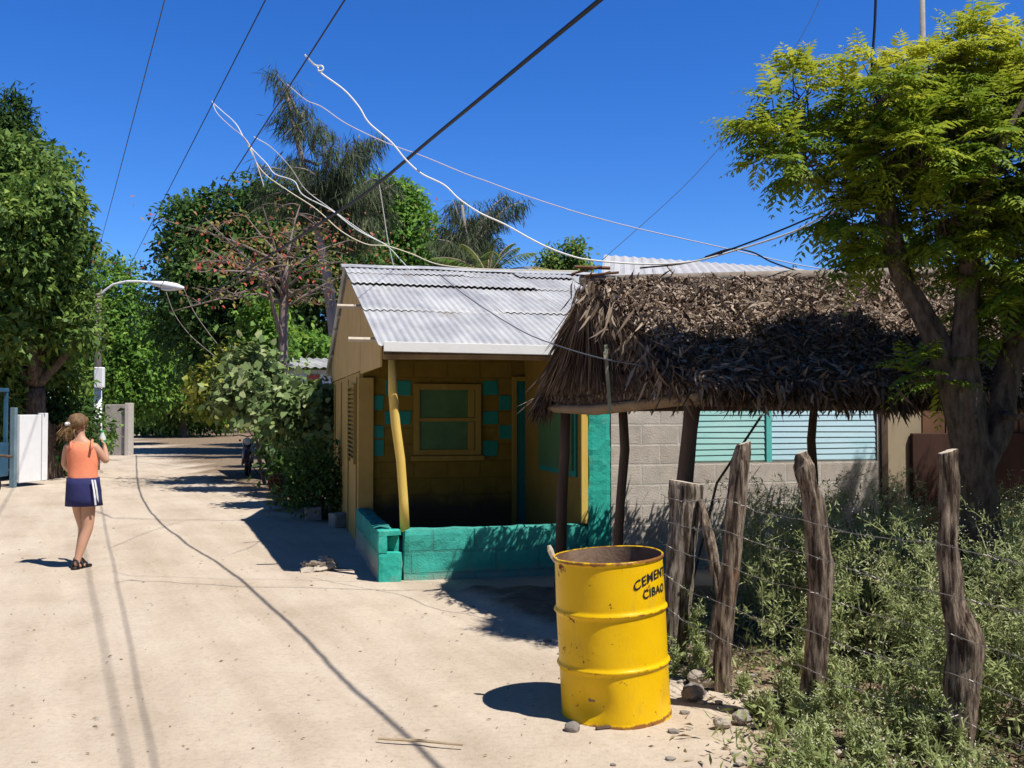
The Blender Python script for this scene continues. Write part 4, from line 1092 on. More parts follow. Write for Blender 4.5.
wire('service_wire', 'white looped wire drooping from the left cable to the roof ridge', pw([(212, 102, 14.4), (222, 111, 14.2), (236, 124, 13.7), (247, 143, 13), (266, 163, 13), (275, 174, 13), (294, 181, 13), (303, 195, 13), (331, 210, 13), (356, 229, 13), (387, 245, 13)]), .0075, 'white_cable', 'wire', WG)
wire('service_wire', 'cream wire drooping lowest below the looped white wire', pw([(247, 143, 13.1), (262, 171, 13.1), (287, 190, 13.1), (316, 209, 13.1), (341, 231, 13.1), (366, 244, 13.1), (387, 246, 13.1), (412, 254, 13.2), (437, 264, 13.25), (475, 268.5, 13.3), (525, 270, 13.4), (578, 271, 13.5)]), .0072, 'cream_cable', 'wire', WG)
wire('service_wire', 'pale blue white wire with a frayed top joining the cream wire', pw([(254, 137, 10.1), (272, 148, 10.9), (291, 168, 12), (306, 190, 12.8), (331, 209, 13.2), (362, 231, 13.2), (387, 246, 13.2), (399, 258, 13.2), (410, 270, 13.2)]), .0055, 'white_cable', 'wire', WG)
wire('service_wire', 'thin white wire hanging straight down to the roof from the thick cable', pw([(379, 183, 9.8), (384, 215, 10.4), (388, 240, 11.5), (394, 268, 13.1)]), .005, 'white_cable', 'wire', WG)
wire('service_wire', 'bright white wire with a small curl at its upper end, crossing above the cottage roof', pw([(305, 55, 7.76), (315, 65, 7.9), (322, 66, 7.9), (323, 70, 7.9), (319, 71, 7.9), (318, 67, 7.95), (321, 73, 7.9), (344, 90, 7.9), (359, 107, 7.9), (369, 123, 7.9), (391, 142, 7.9), (406, 160, 7.9), (422, 174, 7.9), (444, 185, 7.9), (459, 199, 7.9), (480, 213, 7.9), (504, 224, 7.9), (529, 238, 7.9), (547, 247, 7.9), (568, 255, 7.9), (590, 260, 7.9), (640, 264, 7.85), (690, 262, 7.7), (740, 249, 7.5), (790, 233, 7.1), (815, 221, 6.9), (880, 190, 6.4)]), .0072, 'white_cable', 'wire', WG)
wire('service_wire', 'thin pinkish wire crossing the whole sky with a small white joint', pw([(287, 84, 8.4), (306, 100, 8.2), (322, 107, 8.2), (347, 124, 8.2), (387, 143, 8.2), (425, 157, 8.2), (466, 174, 8.2), (486, 181, 8.2), (518, 193, 8.2), (557, 206, 8.2), (590, 216, 8.2), (640, 229, 8.2), (720, 247, 8.3), (790, 263, 8.4), (840, 272, 8.5)]), .0042, 'pink_cable', 'wire', WG)
wire('service_wire', 'thin black wire climbing from the thatch ridge into the leafy tree', pw([(640, 268, 8.0), (690, 262, 7.8), (745, 244, 7.4), (800, 222, 6.9), (870, 190, 6.4)]), .007, 'black_cable', 'wire', WG)
wire('service_wire', 'short black wire drooping just above the thatch ridge', pw([(705, 257, 7.9), (730, 249, 7.9), (752, 252, 7.9), (772, 262, 8.0), (800, 272, 8.2)]), .007, 'black_cable', 'wire', WG)
wire('service_wire', 'thin grey wire drooping over the straw end of the thatch', pw([(440, 275, 8.6), (472, 300, 8.3), (520, 330, 7.9), (556, 345, 7.4), (600, 358, 7.1), (640, 365, 6.8), (664, 369, 6.7)]), .0045, 'grey_cable', 'wire', WG)
wire('service_wire', 'hanging black wire at the top right above the leafy tree', pw([(885, -200, 6.2), (878, -60, 6.2), (875, 20, 6.2), (872, 78, 6.2), (880, 110, 6.2)]), .009, 'black_cable', 'wire', WG)
wire('service_wire', 'thin brown wire hanging from the street lamp head into the hedge', pw([(166, 292, 29), (175, 315, 29), (190, 335, 29), (207, 350, 28), (222, 362, 27)]), .011, 'grey_bark', 'wire', WG)
wire('service_wire', 'second thin brown wire hanging from the street lamp head, nearer the hedge', pw([(184, 289, 29), (193, 310, 29), (208, 332, 28), (224, 352, 27), (236, 366, 26)]), .010, 'grey_bark', 'wire', WG)
wire('service_wire', 'hairline wire high across the right of the sky', pw([(840, -60, 12), (815, 10, 12), (780, 70, 12), (730, 135, 12), (680, 190, 12), (600, 262, 12)]), .004, 'grey_cable', 'wire', WG)

# ---------------------------------------------------------------- the walking person
def skin_mesh(name, joints, edges, matl, parent, root, sub=2):
    names = list(joints); ix = {n: i for i, n in enumerate(names)}
    me = bpy.data.meshes.new(name); me.from_pydata([tuple(joints[n][0]) for n in names], [(ix[a], ix[b_]) for a, b_ in edges], [])
    o = bpy.data.objects.new(name, me); COL.objects.link(o)
    md = o.modifiers.new('skin', 'SKIN'); md.use_smooth_shade = True; md.branch_smoothing = .6
    for n in names:
        sv = me.skin_vertices[0].data[ix[n]]; r = joints[n][1]; sv.radius = (r, r) if not hasattr(r, '__len__') else r; sv.use_root = (n == root)
    ss = o.modifiers.new('sub', 'SUBSURF'); ss.levels = sub; ss.render_levels = sub
    dg = bpy.context.evaluated_depsgraph_get(); me2 = bpy.data.meshes.new_from_object(o.evaluated_get(dg)); me2.name = name
    bpy.data.objects.remove(o); bpy.data.meshes.remove(me)
    me2.transform(wmat(parent).inverted()); me2.materials.clear(); me2.materials.append(matl)
    for p_ in me2.polygons: p_.use_smooth = True
    return link_mesh(name, me2, parent)
PY = 10.15
def B_(px, py, dy=0.0): return P(px, py, PY + dy)
pg_ = G(80, 566)
per = thing('person', 'person seen from behind in orange vest top and navy shorts walking up the sandy road', 'person', (B_(80, 566).x, PY, 0))
J = {
 'pelvis': (B_(83, 488), (.115, .10)), 'waist': (B_(83, 474), (.10, .085)), 'chest': (B_(82.5, 456), (.12, .095)), 'upper': (B_(81.5, 444, .01), (.115, .085)),
 'neck': (B_(80.5, 437, .02), .046), 'neck2': (B_(80, 432, .03), .044), 'skull': (B_(79.5, 425, .04), .074), 'crown': (B_(79, 418, .05), .066),
 'shL': (B_(67.5, 446, .0), .05), 'elL': (B_(64.5, 464, .05), .037), 'wrL': (B_(68, 470, .28), .027), 'haL': (B_(72, 468, .36), .026),
 'shR': (B_(95, 446, .02), .05), 'elR': (B_(106.5, 462, .06), .036), 'wrR': (B_(105.2, 450, .20), .026), 'haR': (B_(104.6, 444, .24), .027),
 'hipL': (B_(76.5, 496, .0), .088), 'knL': (B_(84, 528, .12), .054), 'caL': (B_(82, 540, .12), .050), 'anL': (B_(77.5, 558, .14), .032), 'heL': (B_(77, 564.5, .10), .03), 'toL': (B_(83, 562.5, .32), .026),
 'hipR': (B_(88.5, 496, .0), .088), 'knR': (B_(88, 528, -.02), .056), 'caR': (B_(83, 541, -.05), .054), 'anR': (B_(77.5, 560, -.10), .034), 'heR': (B_(76, 566, -.12), .03), 'toR': (B_(86, 566.5, .02), .028),
}
E = [('pelvis', 'waist'), ('waist', 'chest'), ('chest', 'upper'), ('upper', 'neck'), ('neck', 'neck2'), ('neck2', 'skull'), ('skull', 'crown'),
     ('upper', 'shL'), ('shL', 'elL'), ('elL', 'wrL'), ('wrL', 'haL'), ('upper', 'shR'), ('shR', 'elR'), ('elR', 'wrR'), ('wrR', 'haR'),
     ('pelvis', 'hipL'), ('hipL', 'knL'), ('knL', 'caL'), ('caL', 'anL'), ('anL', 'heL'), ('heL', 'toL'), ('pelvis', 'hipR'), ('hipR', 'knR'), ('knR', 'caR'), ('caR', 'anR'), ('anR', 'heR'), ('heR', 'toR')]
# fingers: four on each hand plus the thumb
for side, base, curl in (('R', J['haR'][0], Vector((-.012, -.016, .040))), ('L', J['haL'][0], Vector((.035, .006, .02)))):
    for k in range(4):
        off = Vector((-.012, .012 * (k - 1.5), .018)) if side == 'R' else Vector((.018, 0, .012 * (k - 1.5)))
        ln = (.85, 1.0, .95, .75)[k]
        J[f'f{side}{k}a'] = (base + off * 1.2, .0095); J[f'f{side}{k}b'] = (base + off * 1.2 + curl * .8 * ln, .0085); J[f'f{side}{k}c'] = (base + off * 1.2 + curl * .8 * ln + Vector((-.012, .004, .014)) * ln, .007)
        E += [(f'ha{side}', f'f{side}{k}a'), (f'f{side}{k}a', f'f{side}{k}b'), (f'f{side}{k}b', f'f{side}{k}c')]
    J[f't{side}a'] = (base + Vector((.004, -.03, .01)), .010); J[f't{side}b'] = (base + Vector((-.02, -.036, .03)), .008); E += [(f'ha{side}', f't{side}a'), (f't{side}a', f't{side}b')]
pbody = skin_mesh('body', J, E, MATS['skin'], per, 'pelvis')
# face details: she looks up the road, to the right
hc = J['skull'][0]; fd = Vector((.62, .78, 0)).normalized(); fs = Vector((fd.y, -fd.x, 0))
m = MB()
m.ico(hc + fd * .078 + Vector((0, 0, -.005)), (.013, .016, .020), 2)
m.build('nose', MATS['skin'], pbody, world=True, smooth=True)
for s_ in (-1, 1):
    m = MB(); m.ico(hc + fs * s_ * .074 + fd * .005, (.014, .018, .028), 2); m.build('ear', MATS['skin'], pbody, world=True, smooth=True)
    m = MB(); m.ico(hc + fd * .068 + fs * s_ * .03 + Vector((0, 0, .02)), .010, 2); m.build('eye', MATS['black_plastic'], pbody, world=True, smooth=True)
m = MB(); m.ico(hc + fd * .070 + Vector((0, 0, -.038)), (.018, .016, .006), 2); m.build('mouth', MATS['terracotta'], pbody, world=True, smooth=True)
def ell(c, rx, ry, ang, n=20): return [Vector(c) + Vector((math.cos(t) * rx * math.cos(ang) - math.sin(t) * ry * math.sin(ang), math.cos(t) * rx * math.sin(ang) + math.sin(t) * ry * math.cos(ang), 0)) for t in np.linspace(0, 2 * math.pi, n + 1)[:-1]]
# hair: cap plus a gathered tail
m = MB(); m.ico(hc - fd * .018 + Vector((0, 0, .030)), (.098, .100, .092), 3, .14, 4, 2); m.ico(hc - fd * .085 + Vector((-.01, 0, -.03)), (.05, .05, .065), 3, .3, 4, 5); m.ico(hc - fd * .085 + Vector((-.01, 0, -.09)), (.034, .034, .06), 3, .35, 4, 7)
hair = m.build('hair', MATS['hair'], per, world=True, smooth=True)
lvh = Leaves(); n = 900; d = rand_dirs(n); d = d[(d @ np.array(fd) < .55) & (d[:, 2] > -.5)]; n = len(d)
hp = np.array(hc - fd * .018 + Vector((0, 0, .030))) + d * np.array([.099, .101, .093]); tail = np.array(hc - fd * .10 + Vector((-.012, -.01, -.02)))
lvh.add(hp, (tail - hp) + RNG.normal(size=(n, 3)) * .03, d + RNG.normal(size=(n, 3)) * .2, RNG.uniform(.03, .08, n), .006, RNG.random(n), fold=.2, droop=-.05)
n = 260; hp = tail + RNG.normal(size=(n, 3)) * .028; lvh.add(hp, np.array([-.15, -.2, -1]) + RNG.normal(size=(n, 3)) * .35, RNG.normal(size=(n, 3)), RNG.uniform(.06, .15, n), .006, RNG.random(n), fold=.2)
lvh.build('loose_strands', leaf_mat('hair_strand', [(.07, .035, .016), (.17, .095, .042), (.34, .21, .10)], trans=0), hair)
m = MB(); m.ico(hc - fd * .10 + Vector((-.012, -.03, .012)), (.028, .028, .022), 2, .2, 4); m.build('hair_tie', MATS['white_cotton'], hair, world=True, smooth=True)
# vest top
m = MB(); rings = []
for px, py, rx, ry, dz in ((83.2, 480.5, .150, .130, .0), (83, 477, .148, .128, 0), (82.8, 470, .140, .120, 0), (82.6, 462, .146, .120, 0), (82.2, 455, .152, .122, 0), (81.8, 449, .150, .118, .0), (81.4, 444, .122, .108, .01), (81.0, 441.5, .092, .09, .015)):
    c_ = B_(px, py, dz); r_ = ell(c_, rx, ry, .12, 28)
    for k, v in enumerate(r_): v += (v - c_) * (.075 * noise.noise(v * 9) + .05 * noise.noise(v * 21)) + Vector((0, 0, .006 * math.sin(k * .9 + py)))
    rings.append(r_)
m.loft(rings, cap=False)
top = m.build('vest_top', MATS['orange_cotton'], per, world=True, smooth=True)
mo = top.modifiers.new('s', 'SOLIDIFY'); mo.thickness = .006; ms = top.modifiers.new('u', 'SUBSURF'); ms.levels = 1; ms.render_levels = 2
for sx, n_ in ((70.5, 0), (91.5, 1)):
    m = MB(); m.tube([B_(sx, 449, -.105), B_(sx + .5, 443.2, -.07), B_(sx + .8, 440.3, .0), B_(sx + .5, 442.5, .08), B_(sx, 448, .11)], .014, 8, flat=(1, 1)); m.build('strap', MATS['orange_cotton'], top, world=True, smooth=True)
# shorts: seat, then two legs
m = MB(); rings = []
for px, py, rx, ry in ((83.2, 477.5, .150, .134), (83.2, 484, .160, .148), (83.3, 491, .166, .152), (83.5, 498, .170, .150), (83.8, 505.5, .178, .150)):
    rings.append([v + (v - B_(px, py)) * (.05 * noise.noise(v * 11)) for v in ell(B_(px, py), rx, ry, .12, 28)])
m.loft(rings, cap=False)
for cx, sgn in ():
    rings = []
    for py, r_, dx_ in ((486, .088, 0), (493, .098, (-.1, .1)[sgn]), (500, .104, (-.2, .3)[sgn]), (505.5, .106, (-.3, .8)[sgn])): rings.append(ell(B_(cx + dx_, py), r_, r_ * 1.2, 0, 20))
    m.loft(rings, cap=False)
sho = m.build('shorts', MATS['navy_cotton'], per, world=True, smooth=True); mo = sho.modifiers.new('s', 'SOLIDIFY'); mo.thickness = .005
m = MB()
for dxp in (0, 2.6):
    a_ = [B_(92.2 + dxp, 480, -.122 + dxp * .022), B_(94.0 + dxp, 490, -.122 + dxp * .024), B_(95.0 + dxp, 498, -.120 + dxp * .028), B_(95.6 + dxp, 505, -.105 + dxp * .03)]
    for q, w in zip(a_, a_[1:]): m.obox((q + w) / 2, (.007, .004, 0), (-.003, .006, 0), (w - q) / 2 * 1.03)
m.build('side_stripe', MATS['white_cotton'], sho, world=True)
for n_, (an, he, to) in enumerate((('anL', 'heL', 'toL'), ('anR', 'heR', 'toR'))):
    a_, h_, t_ = J[an][0], J[he][0], J[to][0]; d_ = (t_ - h_); d_.z = 0; d_.normalize(); q = Vector((d_.y, -d_.x, 0))
    m = MB(); base = Vector((h_.x, h_.y, 0)); ln = .25; ring = []
    for f_, w in ((-.05, .02), (-.02, .034), (.06, .034), (.14, .044), (.19, .042), (.215, .02)): ring.append((base + d_ * f_, w))
    rings = [[c_ + q * w * math.cos(t) + Vector((0, 0, .016 + .014 * math.sin(t))) for t in np.linspace(0, 2 * math.pi, 11)[:-1]] for c_, w in ring]
    m.loft(rings)
    for f_, z_, w in ((.12, .045, .042), (.055, .06, .038), (-.005, .075, .036)):
        pts = [base + d_ * f_ + q * w * math.cos(t) + Vector((0, 0, .02 + z_ * math.sin(t))) for t in np.linspace(0, math.pi, 9)]
        m.tube(pts, .011, 6)
    m.build('sandal', MATS['black_leather'], per, world=True, smooth=True)
hb = B_(100.2, 467, .26)
bt = thing('bottle', 'small clear bottle with a green label held up by the walking person', 'bottle', tuple(J['haR'][0] + Vector((-.03, .02, -.06))))
m = MB(); m.lathe([(.001, 0), (.03, .0), (.033, .01), (.033, .13), (.014, .17), (.013, .185)], n=16); m.build('glass', MATS['clear_plastic'], bt, smooth=True)
m = MB(); m.lathe([(.0345, .03), (.0345, .10)], n=16); m.build('label_band', MATS['green_plastic'], bt, smooth=True)
m = MB(); m.lathe([(.015, .183), (.015, .20), (.001, .201)], n=12); m.build('cap', MATS['green_plastic'], bt, smooth=True)

# ---------------------------------------------------------------- parked motorcycle
mg = G(246, 475)
bike = thing('motorcycle', 'dark red parked motorcycle facing the camera beside the hedge', 'motorcycle', (mg.x, mg.y + .2, 0), R(-168))
# local: +Y = forward (towards the camera after the turn)
for y in (-.62, .62):
    m = MB(); m.lathe([(.225, -.035), (.27, -.045), (.30, -.02), (.305, 0), (.30, .02), (.27, .045), (.225, .035), (.225, -.035)], (0, y, .30), 32, axis='x')
    w = m.build('wheel', MATS['black_plastic'], bike, smooth=True)
    m = MB(); m.lathe([(.205, -.02), (.228, -.03), (.228, .03), (.205, .02), (.205, -.02)], (0, y, .30), 32, axis='x'); m.lathe([(.05, -.05), (.05, .05)], (0, y, .30), 14, axis='x', cap=True)
    for k in range(12):
        a_ = k * math.pi / 6; m.tube([Vector((.03 * (-1) ** k, y, .30)), Vector((0, y + .21 * math.cos(a_), .30 + .21 * math.sin(a_)))], .004, 4)
    m.build('rim', MATS['chrome'], w, smooth=True)
for sx in (-1, 1):
    m = MB(); m.tube([Vector((sx * .085, .62, .30)), Vector((sx * .085, .48, .66)), Vector((sx * .085, .40, .88))], [.024, .024, .02], 10); m.build('fork', MATS['chrome'], bike, smooth=True)
    m = MB(); m.tube([Vector((sx * .07, -.62, .32)), Vector((sx * .10, -.42, .66))], .028, 8); m.build('shock_absorber', MATS['chrome'], bike, smooth=True)
    m = MB(); m.tube([Vector((sx * .33, .36, .98)), Vector((sx * .35, .35, 1.14))], .008, 6); m.ico((sx * .38, .35, 1.17), (.07, .02, .05), 2); m.build('mirror', MATS['black_plastic'], bike, smooth=True)
    m = MB(); m.ico((sx * .18, .44, .86), (.03, .035, .03), 2); m.build('indicator', mat('amber_glass', (.7, .25, .02), None, rough=.3, bump=0) if sx < 0 else MATS['amber_glass'], bike, smooth=True)
m = MB(); m.tube([Vector((-.36, .26, .97)), Vector((-.20, .34, .99)), Vector((0, .38, .95)), Vector((.20, .34, .99)), Vector((.36, .26, .97))], .014, 8); m.build('handlebar', MATS['black_plastic'], bike, smooth=True)
m = MB(); m.lathe([(.04, -.10), (.085, -.05), (.095, .03), (.09, .045)], (0, .47, .84), 24, axis='y'); hl = m.build('headlight', MATS['black_plastic'], bike, smooth=True)
m = MB(); m.lathe([(.088, .046), (.06, .06), (.001, .066)], (0, .47, .84), 24, axis='y'); m.build('lens', MATS['lamp_glass'], hl, smooth=True)
m = MB(); m.ico((0, .12, .78), (.14, .28, .12), 3); m.build('fuel_tank', MATS['dark_red_paint'], bike, smooth=True)
m = MB(); m.loft([[Vector((math.cos(t) * w, y, z + math.sin(t) * h)) for t in np.linspace(0, 2 * math.pi, 15)[:-1]] for y, w, z, h in ((-.05, .08, .78, .05), (-.2, .12, .79, .06), (-.5, .13, .80, .055), (-.78, .10, .82, .04))]); m.build('seat', MATS['black_leather'], bike, smooth=True)
m = MB(); m.box(-.13, .13, -.12, .24, .28, .60)
for k in range(6): m.box(-.15, .15, .0, .22, .40 + k * .032, .415 + k * .032)
m.build('engine', MATS['wire_steel'], bike, bevel=.015)
for y, z, a0, a1 in ((.62, .30, .2, 2.6), (-.62, .30, .5, 2.9)):
    m = MB(); pts = [Vector((0, y + .345 * math.cos(t), z + .345 * math.sin(t))) for t in np.linspace(a0, a1, 12)]; m.tube(pts, .06, 10, flat=(1, .25)); m.build('mudguard', MATS['dark_red_paint'], bike, smooth=True)
m = MB(); m.tube([Vector((0, .42, .82)), Vector((0, .2, .68)), Vector((0, -.3, .70)), Vector((0, -.7, .74))], .03, 8); m.tube([Vector((0, .40, .80)), Vector((0, .22, .32)), Vector((0, -.62, .30))], .028, 8); m.build('frame', MATS['black_plastic'], bike, smooth=True)
m = MB(); m.tube([Vector((.13, .2, .34)), Vector((.15, -.1, .25)), Vector((.16, -.85, .34))], [.02, .025, .045], 10); m.build('exhaust_pipe', MATS['chrome'], bike, smooth=True)
m = MB(); m.tube([Vector((-.06, -.05, .26)), Vector((-.24, -.02, .0))], .012, 6); m.build('kick_stand', MATS['black_plastic'], bike)
# ---------------------------------------------------------------- vegetation
leaf_mat('dark_leaf', [(.020, .045, .012), (.040, .085, .020), (.070, .135, .028), (.115, .19, .040)], trans=.28, gain=1.35)
leaf_mat('mid_leaf', [(.022, .045, .010), (.055, .10, .020), (.11, .165, .034), (.21, .26, .06)], trans=.32, gain=1.85)
leaf_mat('fresh_leaf', [(.045, .10, .018), (.08, .17, .025), (.13, .235, .035), (.20, .29, .05)], trans=.35, gain=1.5)
leaf_mat('hedge_leaf', [(.045, .085, .025), (.10, .16, .05), (.18, .25, .085), (.30, .37, .15), (.40, .44, .21)], trans=.3, rough=.5, gain=1.05)
leaf_mat('yellow_hedge_leaf', [(.09, .13, .02), (.20, .24, .035), (.34, .36, .06), (.46, .46, .12)], trans=.3, gain=1.15)
leaf_mat('neem_leaf', [(.06, .125, .014), (.13, .215, .022), (.24, .315, .03), (.41, .44, .04), (.60, .55, .07)], trans=.40, rough=.4, hue=.49, gain=1.1)
leaf_mat('needle', [(.022, .034, .016), (.046, .062, .028), (.078, .095, .043), (.12, .125, .066)], trans=.15, rough=.7, gain=1.25)
leaf_mat('almond_leaf', [(.10, .15, .035), (.22, .26, .06), (.34, .24, .08), (.42, .16, .09), (.58, .10, .07)], trans=.3)
leaf_mat('frond', [(.04, .08, .018), (.08, .14, .03), (.15, .20, .045), (.32, .25, .08)], trans=.25, gain=1.4)
leaf_mat('weed_leaf', [(.16, .205, .07), (.25, .30, .11), (.35, .395, .165), (.45, .48, .24)], trans=.32, rough=.6, gain=1.1)
leaf_mat('weed_stem', [(.14, .17, .07), (.24, .25, .11), (.34, .29, .16)], trans=0, rough=.8, gain=1.3)
leaf_mat('tiny_flower', [(.50, .52, .36), (.62, .62, .48)], trans=.2, rough=.8)
leaf_mat('dry_litter', [(.16, .10, .055), (.30, .21, .12), (.46, .36, .22)], trans=.15, rough=.8)

def blobs_px(l, Y, depth=1.0):
    """crown lobes given where they stand in the view; each gets its true centre, radius and depth"""
    out = []
    for b_ in l:
        px, py, rx, ry = b_[:4]; dy = b_[4] if len(b_) > 4 else 0
        c = P(px, py, Y + dy); k = (Y + dy) / F
        out.append((np.array(c), np.array([rx * k, (rx + ry) * .5 * k * depth, ry * k])))
    return out

def crown_points(blobs, n, clump, sig, shell=.55, puff=False):
    w = np.array([r[0] * r[1] + r[0] * r[2] + r[1] * r[2] for _, r in blobs]); w = w / w.sum()
    pts = []; outs = []; tt = []
    for (c, r), ww in zip(blobs, w):
        k = max(4, int(n * ww / clump)); d = rand_dirs(k)
        rad = shell + (1.04 - shell) * RNG.random(k) ** .6
        cc = c + d * r * rad[:, None]
        m_ = clump; s = sig * RNG.uniform(.6, 1.4, (k, 1, 1))
        if puff:
            e = rand_dirs(k * m_).reshape(k, m_, 3); q = np.repeat(d[:, None, :], m_, 1)
            e = nrm(e + q * .45 + np.array([0, 0, .25])); p = cc[:, None, :] + e * s * (RNG.uniform(.25, 1.05, (k, m_, 1)) ** .5) * np.array([1.1, 1.1, .8]); ov = nrm(e + q * .3).reshape(-1, 3)
        else:
            p = cc[:, None, :] + RNG.normal(size=(k, m_, 3)) * s * np.array([1, 1, .75]); ov = np.repeat(d, m_, 0)
        pts.append(p.reshape(-1, 3)); outs.append(ov); tt.append(np.repeat(RNG.normal(0, .13, k), m_))
    return np.concatenate(pts), np.concatenate(outs), np.concatenate(tt)

def leafy_crown(parent, blobs, n, leaf, matl, name='crown', clump=26, sig=.3, asp=.5, shell=.5, tint0=.45, lo=.05, six=False, fold=.22, extra=None, puff=False):
    p, o, t = crown_points(blobs, n, clump, sig, shell, puff)
    keep = p[:, 2] > lo; p, o, t = p[keep], o[keep], t[keep]; n = len(p)
    d = o * .6 + RNG.normal(size=(n, 3)) * .7 + np.array([0, 0, -.35])
    nor = o * .8 + np.array([0, 0, .8]) + RNG.normal(size=(n, 3)) * .45
    L_ = leaf * RNG.uniform(.5, 1.45, n)
    lv = Leaves(); lv.add(p, d, nor, L_, L_ * asp, np.clip(tint0 + t + RNG.normal(0, .20, n), 0, 1), six=six, fold=fold, droop=.12)
    if extra: extra(lv, p, o)
    return lv.build(name, MATS[matl], parent)

def limb(mb, pts, r0, r1, n=8, rough=.15, seed=0):
    # smooth tapered limb
    p = [Vector(q) for q in pts]; out = []; ext = [p[0] * 2 - p[1]] + p + [p[-1] * 2 - p[-2]]
    for i in range(1, len(ext) - 2):
        a, b_, c, d = ext[i - 1:i + 3]
        for k in range(4):
            t = k / 4; out.append(.5 * (2 * b_ + (c - a) * t + (2 * a - 5 * b_ + 4 * c - d) * t * t + (3 * b_ - a - 3 * c + d) * t ** 3))
    out.append(p[-1]); m_ = len(out)
    mb.tube(out, [r0 + (r1 - r0) * i / (m_ - 1) for i in range(m_)], n, rough=rough, seed=seed)

def tree(name, label, base, blobs, n, leaf, matl, tr=.2, group=None, bark='tree_bark', cat='tree', **k):
    base = Vector(base); t = thing(name, label, cat, base, 0, group)
    mb = MB(); cm = np.mean([c for c, _ in blobs], 0); cm = Vector(cm); fork = base + (cm - base) * .45; fork.x = base.x + (cm.x - base.x) * .25; fork.y = base.y + (cm.y - base.y) * .25
    limb(mb, [base + Vector((0, 0, -.2)), lerp(base, fork, .5) + Vector((random.uniform(-.1, .1), 0, 0)), fork], tr, tr * .75, 10, .25, random.random() * 9)
    for i, (c, r) in enumerate(blobs):
        c = Vector(c); mid = lerp(fork, c, .5) + Vector((random.uniform(-.2, .2), random.uniform(-.2, .2), .1)); limb(mb, [fork, mid, c + Vector((0, 0, r[2] * .3))], tr * .45, tr * .1, 7, .2, i)
    mb.build('trunk', MATS[bark], t, world=True, smooth=True)
    leafy_crown(t, blobs, n, leaf, matl, **k)
    return t

GB = 'trees along the far street'
# tall dense tree on the left
bl = blobs_px([(12, 176, 32, 28), (42, 160, 12, 14, 1), (48, 200, 18, 24, -1), (8, 235, 46, 44, -1.5), (52, 248, 22, 30), (-40, 200, 50, 60, 1), (70, 238, 7, 12, .5), (28, 300, 36, 38, .3), (62, 305, 16, 32, .6), (-30, 290, 60, 70, -1), (8, 368, 40, 34, 1.2), (46, 370, 18, 24, 1.8), (-50, 385, 50, 60), (78, 285, 7, 14, 1), (86, 325, 8, 26, .5)], 22, 1.0)
tree('broadleaf_tree', 'tall dense dark green tree above the white gate at the left edge', (-10.9, 22.8, 0), bl, 60000, .17, 'mid_leaf', .30, None, clump=130, sig=.52, shell=.62, tint0=.42, puff=True)
bl = blobs_px([(15, 112, 11, 15), (14, 132, 16, 16), (17, 160, 20, 24)], 27)
tree('conifer', 'narrow dark treetop sticking up behind the tall left tree', (P(15, 400, 27).x, 27, 0), bl, 5000, .20, 'dark_leaf', .2, None, clump=20, sig=.16, asp=.25, tint0=.3)
# undergrowth below it, in deep shade
bl = blobs_px([(56, 432, 26, 32), (20, 425, 40, 40, 1), (78, 425, 10, 30, 1), (-30, 430, 40, 45)], 24)
tree('shrub', 'dark shrubs crowding behind the plank fence on the left', (P(60, 400, 24).x, 24, 0), bl, 16000, .16, 'dark_leaf', .06, None, cat='shrub', clump=26, sig=.22, shell=.3, tint0=.3)
bl = blobs_px([(88, 435, 8, 24), (106, 432, 4, 20), (85, 405, 9, 20)], 31.5)
tree('climbing_plant', 'leafy green climber growing around the foot of the street lamp', (P(90, 400, 31.5).x, 31.5, 0), bl, 1400, .16, 'fresh_leaf', .03, None, cat='plant', clump=14, sig=.12, tint0=.5)
# lighter trees beyond the lamp
bl = blobs_px([(108, 292, 16, 26), (122, 330, 26, 34), (150, 355, 28, 28), (112, 372, 30, 34), (140, 392, 34, 18), (95, 340, 22, 44, 2), (116, 278, 6, 8)], 46)
tree('feathery_tree', 'bright green feathery tree right behind the street lamp', (P(118, 400, 46).x, 46, 0), bl, 26000, .26, 'fresh_leaf', .22, GB, clump=70, sig=.85, tint0=.36, asp=.42, puff=True)
bl = blobs_px([(172, 352, 26, 28), (192, 385, 30, 30), (165, 395, 26, 28), (205, 350, 20, 30, 2), (182, 330, 16, 20)], 58)
tree('feathery_tree', 'soft green tree standing at the end of the sandy road', (P(185, 400, 58).x, 58, 0), bl, 16000, .30, 'mid_leaf', .22, GB, clump=70, sig=1.0, tint0=.42, asp=.42, puff=True)
bl = blobs_px([(150, 422, 12, 10), (172, 420, 18, 11), (196, 418, 18, 12), (218, 414, 16, 16), (130, 424, 12, 10), (185, 405, 20, 14, 3)], 61)
tree('shrub', 'low roadside shrubs closing off the end of the road', (P(180, 400, 61).x, 61, 0), bl, 9000, .26, 'fresh_leaf', .06, None, cat='shrub', clump=20, sig=.3, tint0=.4)
